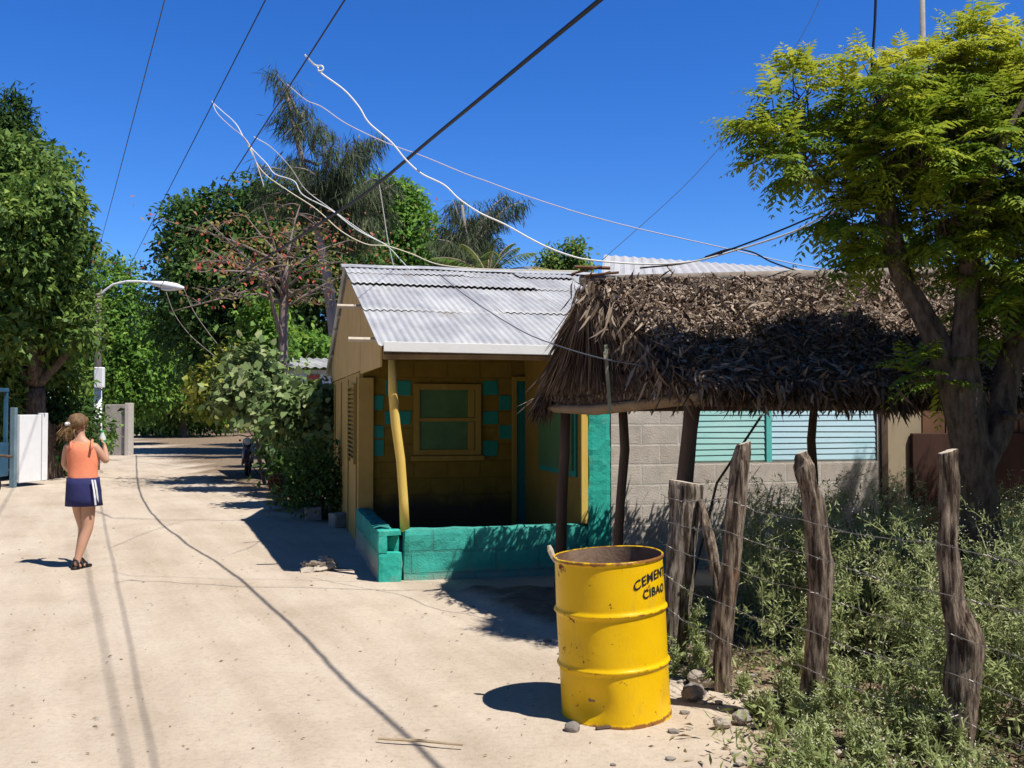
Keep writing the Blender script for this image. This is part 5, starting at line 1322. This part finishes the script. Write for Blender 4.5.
# big dark tree in the centre, and a bright one to its right
bl = blobs_px([(200, 268, 34, 44), (222, 232, 40, 30), (262, 232, 48, 36), (190, 310, 22, 34), (240, 290, 60, 48), (300, 258, 50, 44, -1), (300, 315, 60, 50), (220, 340, 40, 36), (262, 355, 50, 40, 1), (330, 300, 50, 60), (180, 285, 14, 20)], 37)
tree('spreading_tree', 'broad dark green tree filling the middle behind the red leaved tree', (P(262, 400, 37).x, 38, 0), bl, 60000, .24, 'dark_leaf', .35, None, clump=110, sig=.95, shell=.6, tint0=.48, puff=True)
bl = blobs_px([(378, 222, 36, 32), (400, 250, 28, 38), (350, 255, 44, 40), (335, 215, 26, 22, 1), (398, 205, 16, 16), (410, 270, 24, 30)], 42)
tree('spreading_tree', 'bright green tree peeping over the left end of the cottage roof ridge', (P(375, 400, 42).x, 42, 0), bl, 24000, .26, 'fresh_leaf', .3, None, clump=90, sig=.9, shell=.55, tint0=.34, puff=True)

# casuarinas: drooping thread foliage on upswept limbs
def casuarina(label, base, top, limbs, Y, n, seed, group):
    n = int(n * 1.35)
    rr = random.Random(seed); base = Vector(base); t = thing('casuarina_tree', label, 'tree', base, 0, group); mb = MB(); lv = Leaves()
    tip = P(*top, Y); pts = [base + Vector((0, 0, -.2)), lerp(base, tip, .5) + Vector((.3, 0, 0)), tip]
    limb(mb, pts, .28, .04, 8)
    for (x0, y0, x1, y1, dens, hang) in limbs:
        a, c = P(x0, y0, Y), P(x1, y1, Y) + Vector((0, rr.uniform(-1.2, 1.2), 0))
        mid = lerp(a, c, .55) + Vector((0, 0, .12 * (c - a).length)); limb(mb, [a, mid, c], .06, .012, 6)
        k = int(n * dens)
        v = RNG.random(k) ** .8; pa, pm, pc = [np.array(q)[None] for q in (a, mid, c)]
        vv = v[:, None]; p = (1 - vv) ** 2 * pa + 2 * vv * (1 - vv) * pm + vv ** 2 * pc
        # bunches
        bun = RNG.normal(size=(40, 3)) * np.array([.16, .3, .12]); p = p + bun[(v * 39.9).astype(int)] + RNG.normal(size=(k, 3)) * np.array([.10, .16, .08])
        d = np.array([0, 0, -.95]) + nrm(pc - pa) * .35 + RNG.normal(size=(k, 3)) * np.array([.25, .25, .3])
        lv.add(p, d, RNG.normal(size=(k, 3)), RNG.uniform(.25, .85, k) * hang, RNG.uniform(.014, .036, k), np.clip(RNG.normal(.48, .22, k), 0, 1), fold=.1)
    mb.build('trunk', MATS['grey_bark'], t, world=True, smooth=True); lv.build('crown', MATS['needle'], t); return t
GC = 'casuarina trees behind the cottage'
casuarina('tall wispy casuarina leaning left, the highest treetop in the middle', (P(350, 400, 31).x, 31, 0), (284, 84), [
    (300, 120, 280, 80, .55, .75), (305, 140, 282, 112, .5, .9), (312, 150, 322, 128, .4, .8), (300, 120, 303, 108, .35, .8), (318, 165, 285, 160, .5, .9), (325, 175, 340, 150, .5, .9), (330, 190, 300, 176, .5, 1), (330, 200, 255, 185, .6, .8), (332, 205, 262, 170, .4, .7),
    (335, 190, 350, 160, .6, 1), (338, 195, 372, 128, .8, .8), (345, 190, 360, 135, .6, .8), (345, 200, 380, 172, .6, .9), (340, 205, 330, 165, .7, 1.1), (345, 215, 320, 190, .8, 1.1), (348, 220, 365, 190, .9, 1.1), (350, 230, 392, 182, .5, .8), (350, 235, 330, 215, .8, 1.1), (350, 235, 300, 205, .7, 1), (350, 235, 385, 205, .7, 1), (345, 225, 268, 205, .5, .8), (350, 245, 375, 225, .7, 1), (330, 200, 244, 200, .35, .7)], 31, 620, 3, GC)
casuarina('shorter wispy casuarina arching right beside the palm', (P(470, 400, 33).x, 33, 0), (462, 205), [
    (465, 250, 452, 198, .8, .9), (468, 255, 440, 225, .7, .9), (470, 255, 470, 212, 1.0, 1.1), (472, 250, 488, 205, .9, 1), (472, 245, 505, 192, .8, .8), (475, 245, 524, 195, .8, .6), (470, 262, 440, 245, .8, .9), (470, 265, 455, 235, .9, 1.1), (472, 268, 480, 235, 1.0, 1.1), (474, 268, 495, 240, .6, .8), (465, 268, 432, 262, .6, .8), (472, 275, 470, 255, .9, 1)], 33, 560, 5, GC)
# palm beside it
def palm(name, label, base, crown_c, fronds, Y, seed):
    rr = random.Random(seed); t = thing(name, label, 'palm tree', base); mb = MB(); limb(mb, [Vector(base) + Vector((0, 0, -.1)), lerp(Vector(base), crown_c, .5) + Vector((.25, 0, 0)), crown_c], .17, .11, 10)
    mb.build('trunk', MATS['grey_bark'], t, world=True, smooth=True); lv = Leaves(); mr = MB()
    for (dx, dy, dz, ln, tn) in fronds:
        d = Vector((dx, dy, dz)).normalized(); pts = []
        for k in range(13):
            f_ = k / 12; pts.append(crown_c + d * ln * f_ + Vector((0, 0, -.42 * ln * f_ * f_)))
        mr.tube(pts, [.03 * (1 - .8 * k / 12) for k in range(13)], 5)
        for k in range(1, 13):
            for j in range(4):
                p = lerp(pts[k - 1], pts[k], j / 4); ax = (pts[k] - pts[k - 1]).normalized(); sd = ax.cross(Vector((0, 0, 1))).normalized()
                for sg in (-1, 1):
                    L_ = .55 * math.sin(math.pi * (.12 + .85 * (k + j / 4) / 13)); dd = sd * sg * .8 + ax * .6 + Vector((0, 0, -.35 + rr.uniform(-.15, .1)))
                    lv.add(np.array([p]), np.array([dd]), np.array([[0, 0, 1.0]]), L_, .05, np.clip(tn + rr.gauss(0, .12), 0, 1), droop=.15)
    mr.build('frond_stem', MATS['dry_twig'], t, world=True); lv.build('fronds', MATS['frond'], t); return t
cc = P(488, 278, 30)
palm('palm_tree', 'small palm with curved fronds just behind the cottage ridge', (cc.x, 30, 0), cc, [(1, .1, .55, 2.6, .9), (.8, -.2, .9, 2.2, .5), (.5, .3, 1.3, 2.3, .4), (.25, -.2, 1.6, 2.1, .4), (-.5, .2, 1.2, 2.2, .5), (-.9, -.1, .8, 2.3, .45), (-1, .2, .3, 2.2, .5), (.9, .4, .2, 2.2, .55), (0, .8, 1, 2, .4), (.1, -.8, .9, 1.9, .5), (.65, .0, 1.2, 2.0, .35)], 30, 4)
for (px, py, rx, ry, Y, lb) in ((552, 264, 12, 13, 46, 'small rounded treetop over the cottage ridge right of the palm'), (577, 258, 8, 16, 46, 'thin straggly treetop next to the thatch peak'), (885, 256, 22, 14, 30, 'distant green treetop glimpsed behind the leafy tree')):
    bl = blobs_px([(px, py, rx, ry), (px - rx * .4, py + ry * .7, rx * .8, ry * .7), (px + rx * .4, py + ry, rx * .8, ry * .8)], Y)
    tree('treetop', lb, (P(px, 400, Y).x, Y, 0), bl, 2200, .22, 'mid_leaf', .12, 'treetops behind the roofs', clump=18, sig=.22, tint0=.5)

# sea almond with red and yellow leaves on bare spreading twigs
ab = G(283, 470); ab = Vector((P(283, 400, 21).x, 21, 0)); t = thing('almond_tree', 'half bare spreading tree with red and yellow leaves behind the hedge', 'tree', ab)
mb = MB(); lv = Leaves(); top = P(285, 262, 21)
limb(mb, [ab + Vector((0, 0, -.2)), P(283, 360, 21), P(284, 300, 21), top], .13, .07, 10, .2)
limb(mb, [P(284, 345, 21), P(274, 310, 20.6), P(268, 285, 20.3)], .06, .03, 8)
limbs = []
for (x1, y1, dy) in ((205, 218, -1), (178, 225, 1), (200, 245, -.5), (190, 262, .8), (196, 272, -1.5), (210, 300, .5), (170, 312, 0), (232, 300, -1), (245, 215, 1), (262, 205, -.6), (300, 205, .8), (318, 222, -1.2), (350, 240, .6), (340, 262, -.8), (365, 268, .4), (335, 290, -1), (320, 305, .8), (250, 268, -2), (302, 245, -2), (230, 236, 1.8)):
    a = lerp(P(284, 310, 21), top, random.random()); c = P(x1, y1, 21 + dy); mid = lerp(a, c, .5) + Vector((0, 0, random.uniform(-.12, .22)))
    limb(mb, [a, mid, c], .035, .010, 6, .2); limbs.append((a, mid, c))
    for k in range(9):
        f_ = random.uniform(.25, 1); q = lerp(lerp(a, mid, f_), lerp(mid, c, f_), f_); e = q + Vector((random.uniform(-.55, .55), random.uniform(-.5, .5), random.uniform(-.12, .28))); limb(mb, [q, lerp(q, e, .5) + Vector((0, 0, .04)), e], .012, .005, 5)
        nn = random.choice((1, 2, 4, 6)); pp = np.array(e) + RNG.normal(size=(nn, 3)) * .10
        tn = np.clip(RNG.normal(.42, .30, nn), 0, 1); lv.add(pp, RNG.normal(size=(nn, 3)) + np.array([0, 0, -.2]), RNG.normal(size=(nn, 3)) * .6 + np.array([0, -.4, 1]), RNG.uniform(.07, .15, nn), RNG.uniform(.04, .08, nn), tn, six=True, droop=.2)
cl = np.array(P(290, 250, 20.6)); n = 520; lv.add(cl + RNG.normal(size=(n, 3)) * np.array([1.35, .9, .42]), RNG.normal(size=(n, 3)), RNG.normal(size=(n, 3)) * .5 + np.array([0, 0, 1]), RNG.uniform(.06, .13, n), RNG.uniform(.03, .06, n), np.clip(RNG.normal(.52, .26, n), 0, 1), six=True, droop=.2)
mb.build('trunk', mat('pinkish_bark', (.15, .11, .09), (.27, .21, .18), 6, .95, .5, 14, stretch=(1, 1, .3)), t, world=True, smooth=True); lv.build('crown', MATS['almond_leaf'], t)

# hedge of large pale leaves beside the road
GH = 'hedge shrubs beside the cottage'
def shrub(label, blobs, base, n, leaf, matl, **k):
    return tree('hedge_shrub', label, base, blobs, n, leaf, matl, .05, GH, cat='shrub', six=True, **k)
shrub('tall pale green shrub with large leaves at the roadside end of the hedge', blobs_px([(250, 368, 15, 20), (268, 392, 20, 20), (240, 398, 18, 15), (274, 412, 18, 12)], 19.5), (P(285, 400, 19.5).x, 19.5, 0), 3000, .155, 'hedge_leaf', clump=12, sig=.18, asp=.75, shell=.45, tint0=.55)
shrub('shrub with yellowing leaves, leftmost of the hedge', blobs_px([(222, 385, 20, 22), (212, 398, 15, 16), (236, 375, 18, 20), (240, 410, 12, 10)], 21.5), (P(268, 400, 21.5).x, 21.5, 0), 3000, .15, 'yellow_hedge_leaf', clump=12, sig=.18, asp=.7, tint0=.45)
shrub('broad green shrub crowding against the cottage wall', blobs_px([(300, 406, 26, 17), (318, 422, 26, 24), (288, 424, 22, 16), (330, 404, 8, 16), (334, 440, 8, 26)], 16.5), (P(312, 400, 16.8).x, 16.8, 0), 3600, .135, 'hedge_leaf', clump=12, sig=.15, asp=.75, shell=.4, tint0=.42)
shrub('dark low shrub in the shade at the foot of the cottage wall', blobs_px([(322, 480, 22, 26), (300, 492, 20, 18), (338, 492, 14, 22), (310, 460, 20, 22)], 14.6), (P(320, 400, 14.6).x, 14.6, 0), 3800, .075, 'dark_leaf', clump=14, sig=.12, asp=.45, shell=.2, tint0=.45)
shrub('leafy green climber rising around the red leaved tree trunk', blobs_px([(262, 318, 16, 24), (270, 345, 20, 24), (296, 346, 18, 14, 4.5), (252, 342, 14, 18), (318, 346, 18, 12, 4.5)], 22.5), (P(270, 400, 22.5).x, 22.5, 0), 3600, .16, 'fresh_leaf', clump=14, sig=.16, asp=.6, tint0=.5)
shrub('dark shaded shrub under the hedge behind the motorcycle', blobs_px([(288, 446, 18, 20), (304, 455, 22, 26), (292, 472, 12, 14)], 18.5), (P(280, 400, 18.5).x, 18.5, 0), 4200, .13, 'dark_leaf', clump=14, sig=.16, asp=.6, shell=.25, tint0=.35)
# bare hedge stems and a small reddish plant at the road edge
g = G(276, 505); t = thing('potted_twig_plant', 'small dry reddish plant on a thin stem at the road edge before the hedge', 'plant', g); mb = MB(); lv = Leaves()
c = P(276, 484, g.y); limb(mb, [g + Vector((-.02, 0, -.03)), P(278, 495, g.y), c], .035, .02, 6); mb.build('stem', MATS['dark_timber'], t, world=True)
n = 420; d = rand_dirs(n); lv.add(np.array(c) + d * np.array([.11, .11, .15]) * RNG.uniform(.5, 1, (n, 1)), d + RNG.normal(size=(n, 3)) * .5, RNG.normal(size=(n, 3)), RNG.uniform(.04, .08, n), .03, np.clip(RNG.normal(.55, .2, n), 0, 1), six=True); lv.build('foliage', leaf_mat('reddish_leaf', [(.07, .03, .02), (.14, .05, .035), (.22, .10, .06)], trans=.1), t)

# far woodland that closes the view
lv = Leaves(); n = 42000
x = RNG.uniform(-75, 70, n); y = 72 + RNG.normal(0, 3, n) + .04 * np.abs(x); h = 5.0 + 2.6 * np.array([noise.noise((q * .16, 3, 1)) for q in x]) + 1.2 * np.array([noise.noise((q * .6, 3, 9)) for q in x]); z = RNG.random(n) ** .8 * h
p = np.stack([x, y, z], 1); lv.add(p, RNG.normal(size=(n, 3)) + np.array([0, -.3, -.3]), RNG.normal(size=(n, 3)) * .5 + np.array([0, -.5, .8]), RNG.uniform(.3, .6, n), RNG.uniform(.15, .3, n), np.clip(.4 + .25 * patch(p, .5) + RNG.normal(0, .15, n), 0, 1))
tag(lv.build('far_woodland', MATS['mid_leaf']), 'far green woodland closing the end of the street', 'woodland', kind='stuff')

# unseen trees added round the viewpoint to block skylight and deepen the shade
lv = Leaves()
bl = [(np.array([x, y, z]), np.array([r, r * .9, h])) for x, y, z, r, h in ((-15, -6, 5, 4, 4.5), (-8, -7.5, 5.5, 4, 5), (-1, -8, 5.5, 4, 5), (6, -8.5, 5.5, 4, 5), (12.5, -5, 5, 3.5, 4.5), (13, 3, 4.5, 3, 4), (12, 10, 4.5, 3, 4), (-17, 2, 5, 3.5, 4.5), (-16.5, 10, 5, 3.2, 4.5))]
p, o, t = crown_points(bl, 26000, 26, .5, .5); keep = p[:, 2] > .1; p, o, t = p[keep], o[keep], t[keep]; n = len(p)
lv.add(p, o * .6 + RNG.normal(size=(n, 3)), o + RNG.normal(size=(n, 3)) * .6, RNG.uniform(.3, .55, n), RNG.uniform(.2, .36, n), np.clip(.45 + t, 0, 1))
tag(lv.build('sky_blocking_trees', MATS['mid_leaf']), 'unseen leafy trees added around the viewpoint to block sky light', 'trees', kind='stuff')

# ---------------------------------------------------------------- leafy neem tree on the right
nb = Vector((2.86, 6.02, 0)); neem = thing('neem_tree', 'leafy tree with a forked rough trunk leaning over the thatch at the right edge', 'tree', nb)
mb = MB(); NY = 6.0
def q_(px, py, dy=0): return P(px, py, NY + dy)
def limb2(pts, rads, n=18, rough=.22, seed=0.0, stretch=.6):
    p = [Vector(q) for q in pts]; out = []; rr_ = []; ext = [p[0] * 2 - p[1]] + p + [p[-1] * 2 - p[-2]]
    for i in range(1, len(ext) - 2):
        a, b_, c, d = ext[i - 1:i + 3]
        for k in range(7):
            t = k / 7; out.append(.5 * (2 * b_ + (c - a) * t + (2 * a - 5 * b_ + 4 * c - d) * t * t + (3 * b_ - a - 3 * c + d) * t ** 3)); rr_.append(rads[i - 1] + (rads[i] - rads[i - 1]) * t)
    out.append(p[-1]); rr_.append(rads[-1]); rr_ = [q * .82 for q in rr_]; mb.tube(out, rr_, max(n, 26), rough=rough * 1.15, seed=seed, stretch=stretch, grooves=.11)
limb2([nb + Vector((.03, 0, -.15)), q_(985, 600), q_(980, 520), q_(972, 450), q_(962, 390), q_(965, 330), q_(972, 240), q_(975, 160, .2)], [.21, .155, .135, .135, .135, .085, .06, .03], seed=1)
limb2([q_(958, 400), q_(938, 345, .05), q_(905, 285, .1), q_(890, 230, .1), q_(886, 190, .1)], [.10, .088, .075, .075, .06], seed=4)
limb2([q_(890, 225, .1), q_(868, 165, .15), q_(852, 125, .2), q_(838, 100, .2)], [.05, .033, .018, .006], 12, seed=5)
limb2([q_(888, 200, .1), q_(905, 135, .1), q_(920, 95, .2), q_(935, 70, .2)], [.05, .034, .018, .006], 12, seed=6)
limb2([q_(880, 185, .1), q_(848, 155, .15), q_(812, 152, .2), q_(790, 140, .2)], [.035, .024, .014, .005], 10, seed=7)
limb2([q_(975, 470), q_(1000, 420, .1), q_(1012, 360, .15), q_(1030, 280, .2), q_(1070, 200, .2)], [.12, .10, .085, .06, .03], seed=8)
limb2([q_(972, 230), q_(1000, 150, -.2), q_(1030, 90, -.2)], [.05, .035, .015], 10, seed=9)
limb2([q_(1003, 415, .05), q_(1014, 417, -.15), q_(1021, 417, -.25)], [.03, .024, .02], 10, seed=11)
mb.build('trunk', MATS['tree_bark'], neem, world=True, smooth=True)
# crown: twigs carry rosettes of feather-shaped compound leaves
nbl = [(770, 118, 38, 20, 0), (800, 92, 36, 24, .1), (802, 158, 42, 28, -.1), (790, 135, 30, 22, 0), (850, 118, 34, 46, .1), (880, 95, 40, 44, -.3), (925, 75, 42, 40, 0), (962, 50, 36, 36, .1), (1005, 90, 40, 50, .1), (905, 150, 62, 48, -.4), (860, 190, 40, 36, 0), (850, 225, 36, 30, 0), (832, 205, 24, 24, 0), (870, 250, 26, 18, 0), (960, 140, 58, 50, -.4), (1010, 180, 50, 60, -.3), (950, 215, 44, 40, -.5), (1000, 262, 44, 46, -.4), (912, 225, 30, 30, .4), (1050, 130, 60, 80, 0), (1060, 240, 60, 80, .1), (1012, 320, 34, 36, -.2), (925, 375, 16, 22, -.1), (1110, 170, 60, 110, .3), (920, 150, 60, 44, .55), (960, 110, 60, 44, .6), (1000, 190, 60, 44, .5), (1150, 130, 70, 70, -.35), (1190, 200, 60, 60, -.6), (1110, 60, 60, 50, -.2), (1200, 90, 60, 60, -.5), (1130, 160, 70, 60, 3.2), (1180, 200, 70, 60, 3.4), (1120, 100, 60, 50, 3), (1160, 160, 70, 60, 2.2), (1210, 150, 70, 60, 3.8), (970, 300, 30, 26, .6), (1030, 60, 40, 40, .2)]
tips = []; outs = []; tk = []
for px, py, rx, ry, dy in nbl:
    if dy < .15 and px < 1090: dy = max(dy + .2, -.02)
    c = np.array(q_(px, py, dy)); k = NY / F; n = int(rx * ry / (105 if px < 870 else 88)) + 3; d = rand_dirs(n); r = RNG.random(n) ** .42 * RNG.uniform(.9, 1.15, n)
    tips.append(c + d * np.array([rx * k, (rx + ry) * .55 * k, ry * k]) * r[:, None] * .92); outs.append(d)
    young = np.full(n, .42) + np.where((py - ry * d[:, 2] * .8) < 75 + 18 * RNG.random(n), .28, 0)
    if 855 < px < 910 and py > 140: young += .06
    tk.append(young)
tips = np.concatenate(tips); outs = np.concatenate(outs); tk = np.concatenate(tk)
lv = Leaves(); tw = MB()
for tp, od, yt in zip(tips, outs, tk):
    hold = tp - od * .18 - np.array([0, 0, .10]) + RNG.normal(size=3) * .04
    tw.tube([Vector(hold), Vector(tp)], [.006, .003], 4)
    nl = RNG.integers(4, 8); hue = yt + RNG.normal(0, .10)
    for j in range(nl):
        az = RNG.uniform(0, 2 * math.pi); d = np.array([math.cos(az), math.sin(az), RNG.uniform(-.35, .75)]) * .70 + od * .60; d /= np.linalg.norm(d)
        ln = RNG.uniform(.18, .32); m_ = 7; f_ = (np.arange(m_) + 1) / m_
        rach = tp + d * ln * f_[:, None] + np.array([0, 0, -1]) * (.26 * ln * f_ ** 2)[:, None]
        tan = nrm(d + np.array([0, 0, -.52]) * f_[:, None]); sd = nrm(np.cross(tan, np.array([0, 0, 1.0]))); up = np.cross(sd, tan)
        L_ = RNG.uniform(.066, .094) * np.sin(math.pi * (.22 + .66 * f_)); t_ = np.clip(hue + RNG.normal(0, .08) + .05 * RNG.normal(size=m_), 0, 1)
        for sg in (-1, 1):
            lv.add(rach + RNG.normal(size=(m_, 3)) * .003, sd * sg * .85 + tan * .62 + np.array([0, 0, -.16]), up + RNG.normal(size=(m_, 3)) * .2, L_, L_ * .31, t_, fold=.12, droop=.12)
        lv.add(rach[-1:], tan[-1:], up[-1:], L_[-1:] * 1.3, L_[-1:] * .35, t_[-1:])
        lv.add(tp[None], (rach[-1] - tp)[None], up[:1], np.linalg.norm(rach[-1] - tp), .004, np.array([.5]), droop=-.12)
cr = lv.build('crown', MATS['neem_leaf'], neem); tw.build('twigs', MATS['tree_bark'], neem, world=True)

# ---------------------------------------------------------------- weeds behind and around the fence
lv = Leaves()
def plant(x, y, h, dens=1.0, pale=.5):
    z0 = gz(x, y); base = np.array([x, y, z0]); lean = RNG.normal(size=2) * .16
    ax = np.array([lean[0], lean[1], 1.0]); ax /= np.linalg.norm(ax); top = base + ax * h
    lv.add(base[None], ax[None], np.array([[0, -1.0, .1]]), h, .008, np.array([.4]), mi=1, fold=0); lv.add(base[None], ax[None], np.array([[1.0, 0, .1]]), h, .007, np.array([.4]), mi=1, fold=0)
    nb_ = int((7 + h * 11) * dens); tone = RNG.normal(pale, .16); lm = 1 if RNG.random() < .10 else 0
    f_ = RNG.uniform(.12, 1, nb_); st = base + ax * (h * f_)[:, None]; az = RNG.uniform(0, 6.283, nb_)
    bd = nrm(np.stack([np.cos(az), np.sin(az), RNG.uniform(.35, 1.3, nb_)], 1)); bl_ = h * RNG.uniform(.14, .36, nb_) * (1.15 - .55 * f_)
    lv.add(st, bd, RNG.normal(size=(nb_, 3)), bl_, .0045, np.full(nb_, .5), mi=1, fold=0)
    for s0, d, l, ff in zip(st, bd, bl_, f_):
        k = 14; u = RNG.uniform(.1, 1.05, k); p = s0 + d * (l * u)[:, None] + RNG.normal(size=(k, 3)) * .006
        dd = d * .5 + RNG.normal(size=(k, 3)) * .8 + np.array([0, 0, .1]); sz = RNG.uniform(.028, .070, k) * (1.25 - .6 * ff)
        lv.add(p, dd, np.array([0, 0, 1.0]) + RNG.normal(size=(k, 3)) * .5, sz, sz * .20, np.clip(tone + RNG.normal(0, .15, k), 0, 1), fold=.2, droop=.15, mi=lm)
        if ff > .55:
            m_ = RNG.integers(2, 6); e = s0 + d * l; fp = e + RNG.normal(size=(m_, 3)) * .02 + d * .012
            lv.add(fp, RNG.normal(size=(m_, 3)), np.array([0, -.5, 1.0]) + RNG.normal(size=(m_, 3)) * .3, .008, .008, RNG.random(m_), mi=2, fold=0)
cnt = 0
while cnt < 1000:
    x = RNG.uniform(.75, 4.6); y = RNG.uniform(3.1, 8.2); fx = fence_x(y)
    u = x - weed_x(y)
    if u < 0 or (u < .3 and RNG.random() < .35): continue
    if math.hypot(x - 2.86, y - 6.02) < .28: continue
    if y > 6.3 and x < 1.7: continue
    hmax = .95 if y > 5.2 else .80
    edge = float(sstep(0, .75, u)) if y < 5.7 else float(sstep(0, .9, u))
    if noise.noise((x * 1.6, y * 1.6, 4)) < -.18 and RNG.random() < .8: continue
    uf = x - fx
    if y < 5.9: hmax = (.27 if y < 4.9 else .24) + (.5 if y < 4.6 else .70) * float(sstep(.05, .5, uf))
    h = (.14 + (hmax - .14) * edge) * RNG.uniform(.55, 1.08)
    plant(x, y, h, 1.0, .5); cnt += 1
# a few taller flowering stems against the dark doorway
for px, py, Y in ((915, 470, 6.4), (895, 492, 6.2), (880, 485, 6.6), (840, 492, 6.3), (770, 495, 6.2), (790, 500, 6.5), (1010, 500, 6.1), (1000, 510, 5.6)):
    q = P(px, py, Y); plant(q.x, Y, q.z, .9, .6)
# ground cover: short sprigs
n = 12000; x = RNG.uniform(.6, 4.6, n); y = RNG.uniform(2.9, 8, n); u = x - np.array([weed_x(q) for q in y]); keep = (u > -.12 + .3 * RNG.random(n)); x, y = x[keep], y[keep]
pz = np.array([gz(a, c) for a, c in zip(x, y)]); n = len(x); p = np.stack([x, y, pz + RNG.random(n) * .12], 1)
lv.add(p, RNG.normal(size=(n, 3)) + np.array([0, 0, .8]), RNG.normal(size=(n, 3)) + np.array([0, 0, .6]), RNG.uniform(.03, .085, n), RNG.uniform(.008, .02, n), np.clip(RNG.normal(.4, .2, n), 0, 1))
tag(lv.build('weeds', [MATS['weed_leaf'], MATS['weed_stem'], MATS['tiny_flower']]), 'tall pale green flowering weeds around the wire fence', 'weeds', kind='stuff')
# dry litter under the weeds and pebbles on the road
lv = Leaves(); n = 2600; x = RNG.uniform(.4, 3.4, n); y = RNG.uniform(3.0, 8.4, n); u = x - np.array([weed_x(q) for q in y]); keep = (u > -.3 + .35 * RNG.random(n)); x, y = x[keep], y[keep]; n = len(x)
p = np.stack([x, y, np.array([gz(a, c) for a, c in zip(x, y)]) + .008], 1); lv.add(p, RNG.normal(size=(n, 3)) * np.array([1, 1, .25]), np.array([0, 0, 1.0]) + RNG.normal(size=(n, 3)) * .4, RNG.uniform(.02, .11, n), RNG.uniform(.006, .022, n), RNG.random(n), fold=.3, droop=.1)
n = 420; y = RNG.uniform(3.6, 14, n); x = RNG.uniform(-.5, .16, n) * y; lv.add(np.stack([x, y, np.array([gz(a, c) for a, c in zip(x, y)]) + .004], 1), RNG.normal(size=(n, 3)) * np.array([1, 1, .1]), np.array([0, 0, 1.0]) + RNG.normal(size=(n, 3)) * .3, RNG.uniform(.008, .045, n), RNG.uniform(.004, .014, n), RNG.random(n) * .7, fold=.3)
tag(lv.build('leaf_litter', MATS['dry_litter']), 'dry leaves and straw lying under the weeds', 'leaf litter', kind='stuff')
m = MB()
for i in range(150):
    yy = 3.4 + 11 * random.random() ** 1.7; xx = random.uniform(-.62, .32) * yy - .3
    if xx > weed_x(yy) - .1: continue
    r = random.choice((.004, .005, .006, .007, .009, .013)) * random.uniform(.7, 1.2); m.ico((xx, yy, gz(xx, yy) + r * .25), (r * random.uniform(.9, 1.4), r, r * .6), 1, .3, 2, i, random.choice((0, 0, 1)))
for i in range(90):
    yy = random.uniform(3.6, 7.2); xx = weed_x(yy) + random.uniform(-.3, .6); r = random.uniform(.008, .03); m.ico((xx, yy, gz(xx, yy) + r * .2), (r * 1.3, r, r * .65), 1, .35, 2, i, random.choice((0, 1, 2)))
tag(m.build('pebbles', [MATS['stone'], MATS['grey_stone'], MATS['plain_concrete']]), 'small pebbles scattered over the sandy road', 'pebbles', kind='stuff')
